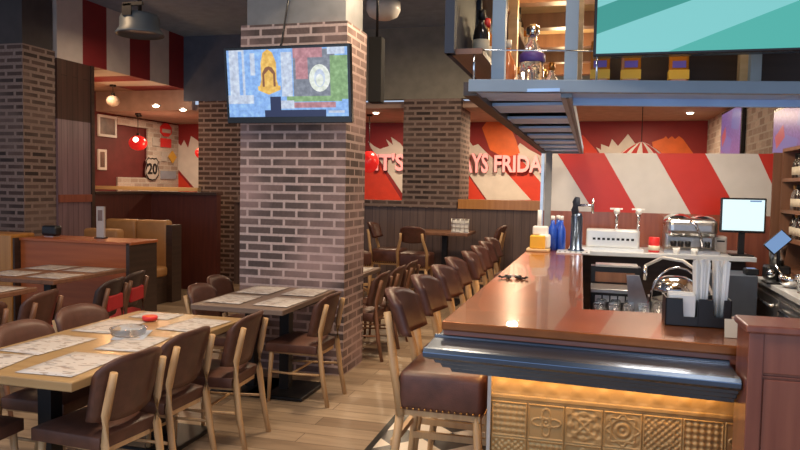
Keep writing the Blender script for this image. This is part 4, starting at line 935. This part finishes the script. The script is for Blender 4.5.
k = 0
for z, nm in ((2.16, 'bottom'), (2.52, 'middle')):
    for y in (2.93, 3.08, 3.35, 3.55, 3.72, 4.05, 4.2, 4.35, 4.62, 4.8, 5.0):
        kd = (k*7) % 3; k += 1
        dup(protos[kd], (-.46, y, z), 0, '%s bottle in the dark outer rack, %s shelf' % (['dark', 'amber', 'clear'][kd], nm), '%s bottles in the outer rack, %s shelf' % (['dark', 'amber', 'clear'][kd], nm))
# bottles on the canopy shelf
x = ony(508, 60, 3.4).x
bottle('liqueur_bottle', 'orange liqueur bottle with white neck on the canopy shelf', (x, 3.4, 2.036), [(.036, 0), (.038, .004), (.038, .19), (.03, .22), (.014, .25), (.012, .3)], 'orange_glass', 'white_ceramic', (.07, .12, .0385, 'orange'))
x = ony(532, 60, 3.3).x
t = thing('decanter', 'large clear decanter with purple collar and faceted stopper on the canopy shelf', 'decanter', (x, 3.3, 2.036))
m = MB(); m.lathe([(.05, 0), (.054, .008), (.056, .15), (.054, .2)], seg=18); m.build('body', 'clear_bottle', t); m = MB(); m.lathe([(.056, .19), (.06, .195), (.06, .225), (.042, .24)], seg=18); m.build('collar', 'purple', t)
m = MB(); m.lathe([(.042, .23), (.034, .265), (.02, .29), (.019, .305)], seg=18); m.build('neck', 'clear_bottle', t); m = MB(); m.lathe([(.018, .305), (.03, .32), (.032, .35), (.014, .365)], seg=8); m.build('stopper', 'chrome', t)
for px, Y, lab in ((520, 3.6, 'small clear bottle left of the large decanter'), (552, 3.5, 'slim clear bottle right of the large decanter'), (545, 3.7, 'clear bottle behind and right of the large decanter')):
    dup(protos[2], (ony(px, 60, Y).x, Y, 2.036), 0, lab, None)
for px in (600, 631, 680):
    x = ony(px, 70, 2.86).x
    t = thing('whiskey_bottle', {600: 'square amber whiskey bottle with yellow base, leftmost under the green screen', 631: 'square amber whiskey bottle with yellow base, middle under the green screen', 680: 'square amber whiskey bottle with yellow base, rightmost under the green screen'}[px], 'bottle', (x, 2.6+.19*x+.26, 2.028), group='amber bottles under the green screen')
    m = MB(); m.rbox((-.036, -.03, .0), (.036, .03, .2), .01, 2); m.build('glass_body', 'amber_glass', t); m = MB(); m.box((-.024, -.0325, .093), (.024, -.0295, .118)); m.build('label', 'purple', t)
    m = MB(); m.box((-.0368, -.0308, .05), (.0368, .0308, .085)); m.build('base_band', 'label_yellow', t); m = MB(); m.lathe([(.016, .2), (.015, .26), (0, .26)], seg=12); m.build('neck', 'amber_glass', t)
# large screen hung at the canopy front
a = ony(596, 54, 2.6); t = thing('menu_screen', 'large teal display screen hung at the front of the bar canopy', 'television', (a.x, 2.62, a.z))
m = MB(); m.box((-.01, -.025, -.01), (1.25, .025, .68)); m.build('casing', 'tv_body', t, bevel=.004)
m = MB()
def sc(pts, mi, l): m.mi = mi; m.poly([(u, -.0255-.0004*l, v) for u, v in pts])
sc([(0, 0), (1.238, 0), (1.238, .668), (0, .668)], 0, 0); sc([(0, 0), (.24, 0), (1.238, .384), (1.238, .48), (0, .068)], 2, 1); sc([(0, .068), (1.238, .48), (1.238, .58), (0, .16)], 1, 1)
sc([(0, .16), (1.238, .58), (1.238, .64), (0, .2)], 2, 1); sc([(.75, .0), (1.238, .0), (1.238, .384), (.75, .196)], 3, 1)
m.build('screen', ['scr_teal', 'scr_teal_dark', 'scr_aqua', 'scr_teal_blue'], t)
m = MB(); m.box((.5, .025, .2), (.6, .06, 1.6)); m.build('hanger', 'black_metal', t)

# ================================================================== LIGHT
W_ = bpy.data.worlds.new('world'); bpy.context.scene.world = W_; W_.use_nodes = True
W_.node_tree.nodes['Background'].inputs[0].default_value = (.62, .76, 1, 1); W_.node_tree.nodes['Background'].inputs[1].default_value = .75
def area(x, y, z, e, col, s=.4, rot=(0, 0, 0), sy=None):
    l = bpy.data.lights.new('area_light', 'AREA'); l.energy = e; l.color = col; l.size = s  # unseen area lights added for general glow, also LED strips and fill
    if sy: l.shape = 'RECTANGLE'; l.size_y = sy
    o = bpy.data.objects.new('area_light', l); C.objects.link(o); o.location = (x, y, z); o.rotation_euler = rot; return o
def point(x, y, z, e, col, r=.06):
    l = bpy.data.lights.new('point_light', 'POINT'); l.energy = e; l.color = col; l.shadow_soft_size = r  # unseen point lights added to brighten canopy and back room
    o = bpy.data.objects.new('point_light', l); C.objects.link(o); o.location = (x, y, z)
warm = (1, .76, .5); cool = (.75, .86, 1)
area(-1.9, 3.4, 3.8, 50, warm, .5); area(-1.6, 5.6, 3.8, 75, warm, .4); area(-3.0, 1.2, 3.8, 45, warm, .5); area(-1.6, 8.4, 3.8, 60, warm, .4)
area(-4.9, 5.3, 3.8, 24, (1, .65, .36), .4); area(-5.6, 7.9, 3.6, 12, warm, .3); area(-2.0, 1.5, 3.6, 40, (1, .9, .8), .8)
area(.5, 4.4, 2.6, 14, warm, .5); point(-.2, 3.1, 2.6, 1.5, (1, .75, .42)); area(.6, 5.9, 2.6, 38, (1, .88, .72), .6); area(.4, 1.6, 3.7, 26, (1, .85, .7), .6)  # small point added to brighten the canopy shelf bottles
area(-3.3, 11.7, 2.83, 42, warm, .16); area(-1.2, 11.7, 2.83, 48, warm, .16); area(.8, 11.6, 2.83, 42, warm, .16); area(-7.4, 11.6, 2.83, 28, warm, .3); area(-7.5, 9.4, 3.15, 10, (1, .6, .35), .3); point(-7.2, 9.3, 2.45, 22, (1, .5, .22), .1); point(-7.4, 11.0, 2.25, 10, (1, .5, .3), .1); area(-7.2, 10.3, 1.75, 2.5, (1, .7, .25), 1.6, (0, 0, 0), .05)  # back room points added to brighten the striped underside
point(.25, 2.72, 2.4, 1.6, (1, .75, .4)); point(-.22, 3.7, 2.5, 9, (1, .75, .42)); point(-.22, 4.9, 2.5, 9, (1, .75, .42)); point(-.22, 6.1, 2.5, 8, (1, .75, .42))  # first point added to brighten the whiskey bottles
area(.04, 2.945, .88, 4.5, (1, .52, .12), .98, (0, 0, 0), .03)
area(-.42, 4.7, 1.005, 9, (1, .56, .18), .03, (0, 0, 0), 3.3)
area(-2.2, -2.7, 1.9, 80, (.6, .78, 1), 7, (math.radians(115), 0, 0), 2.4)     # cool fill added behind the camera, standing in for shopfront daylight
vs = bpy.context.scene.view_settings
vs.view_transform = 'Standard'; vs.look = 'None'; vs.exposure = 0; vs.gamma = 1; vs.use_curve_mapping = False
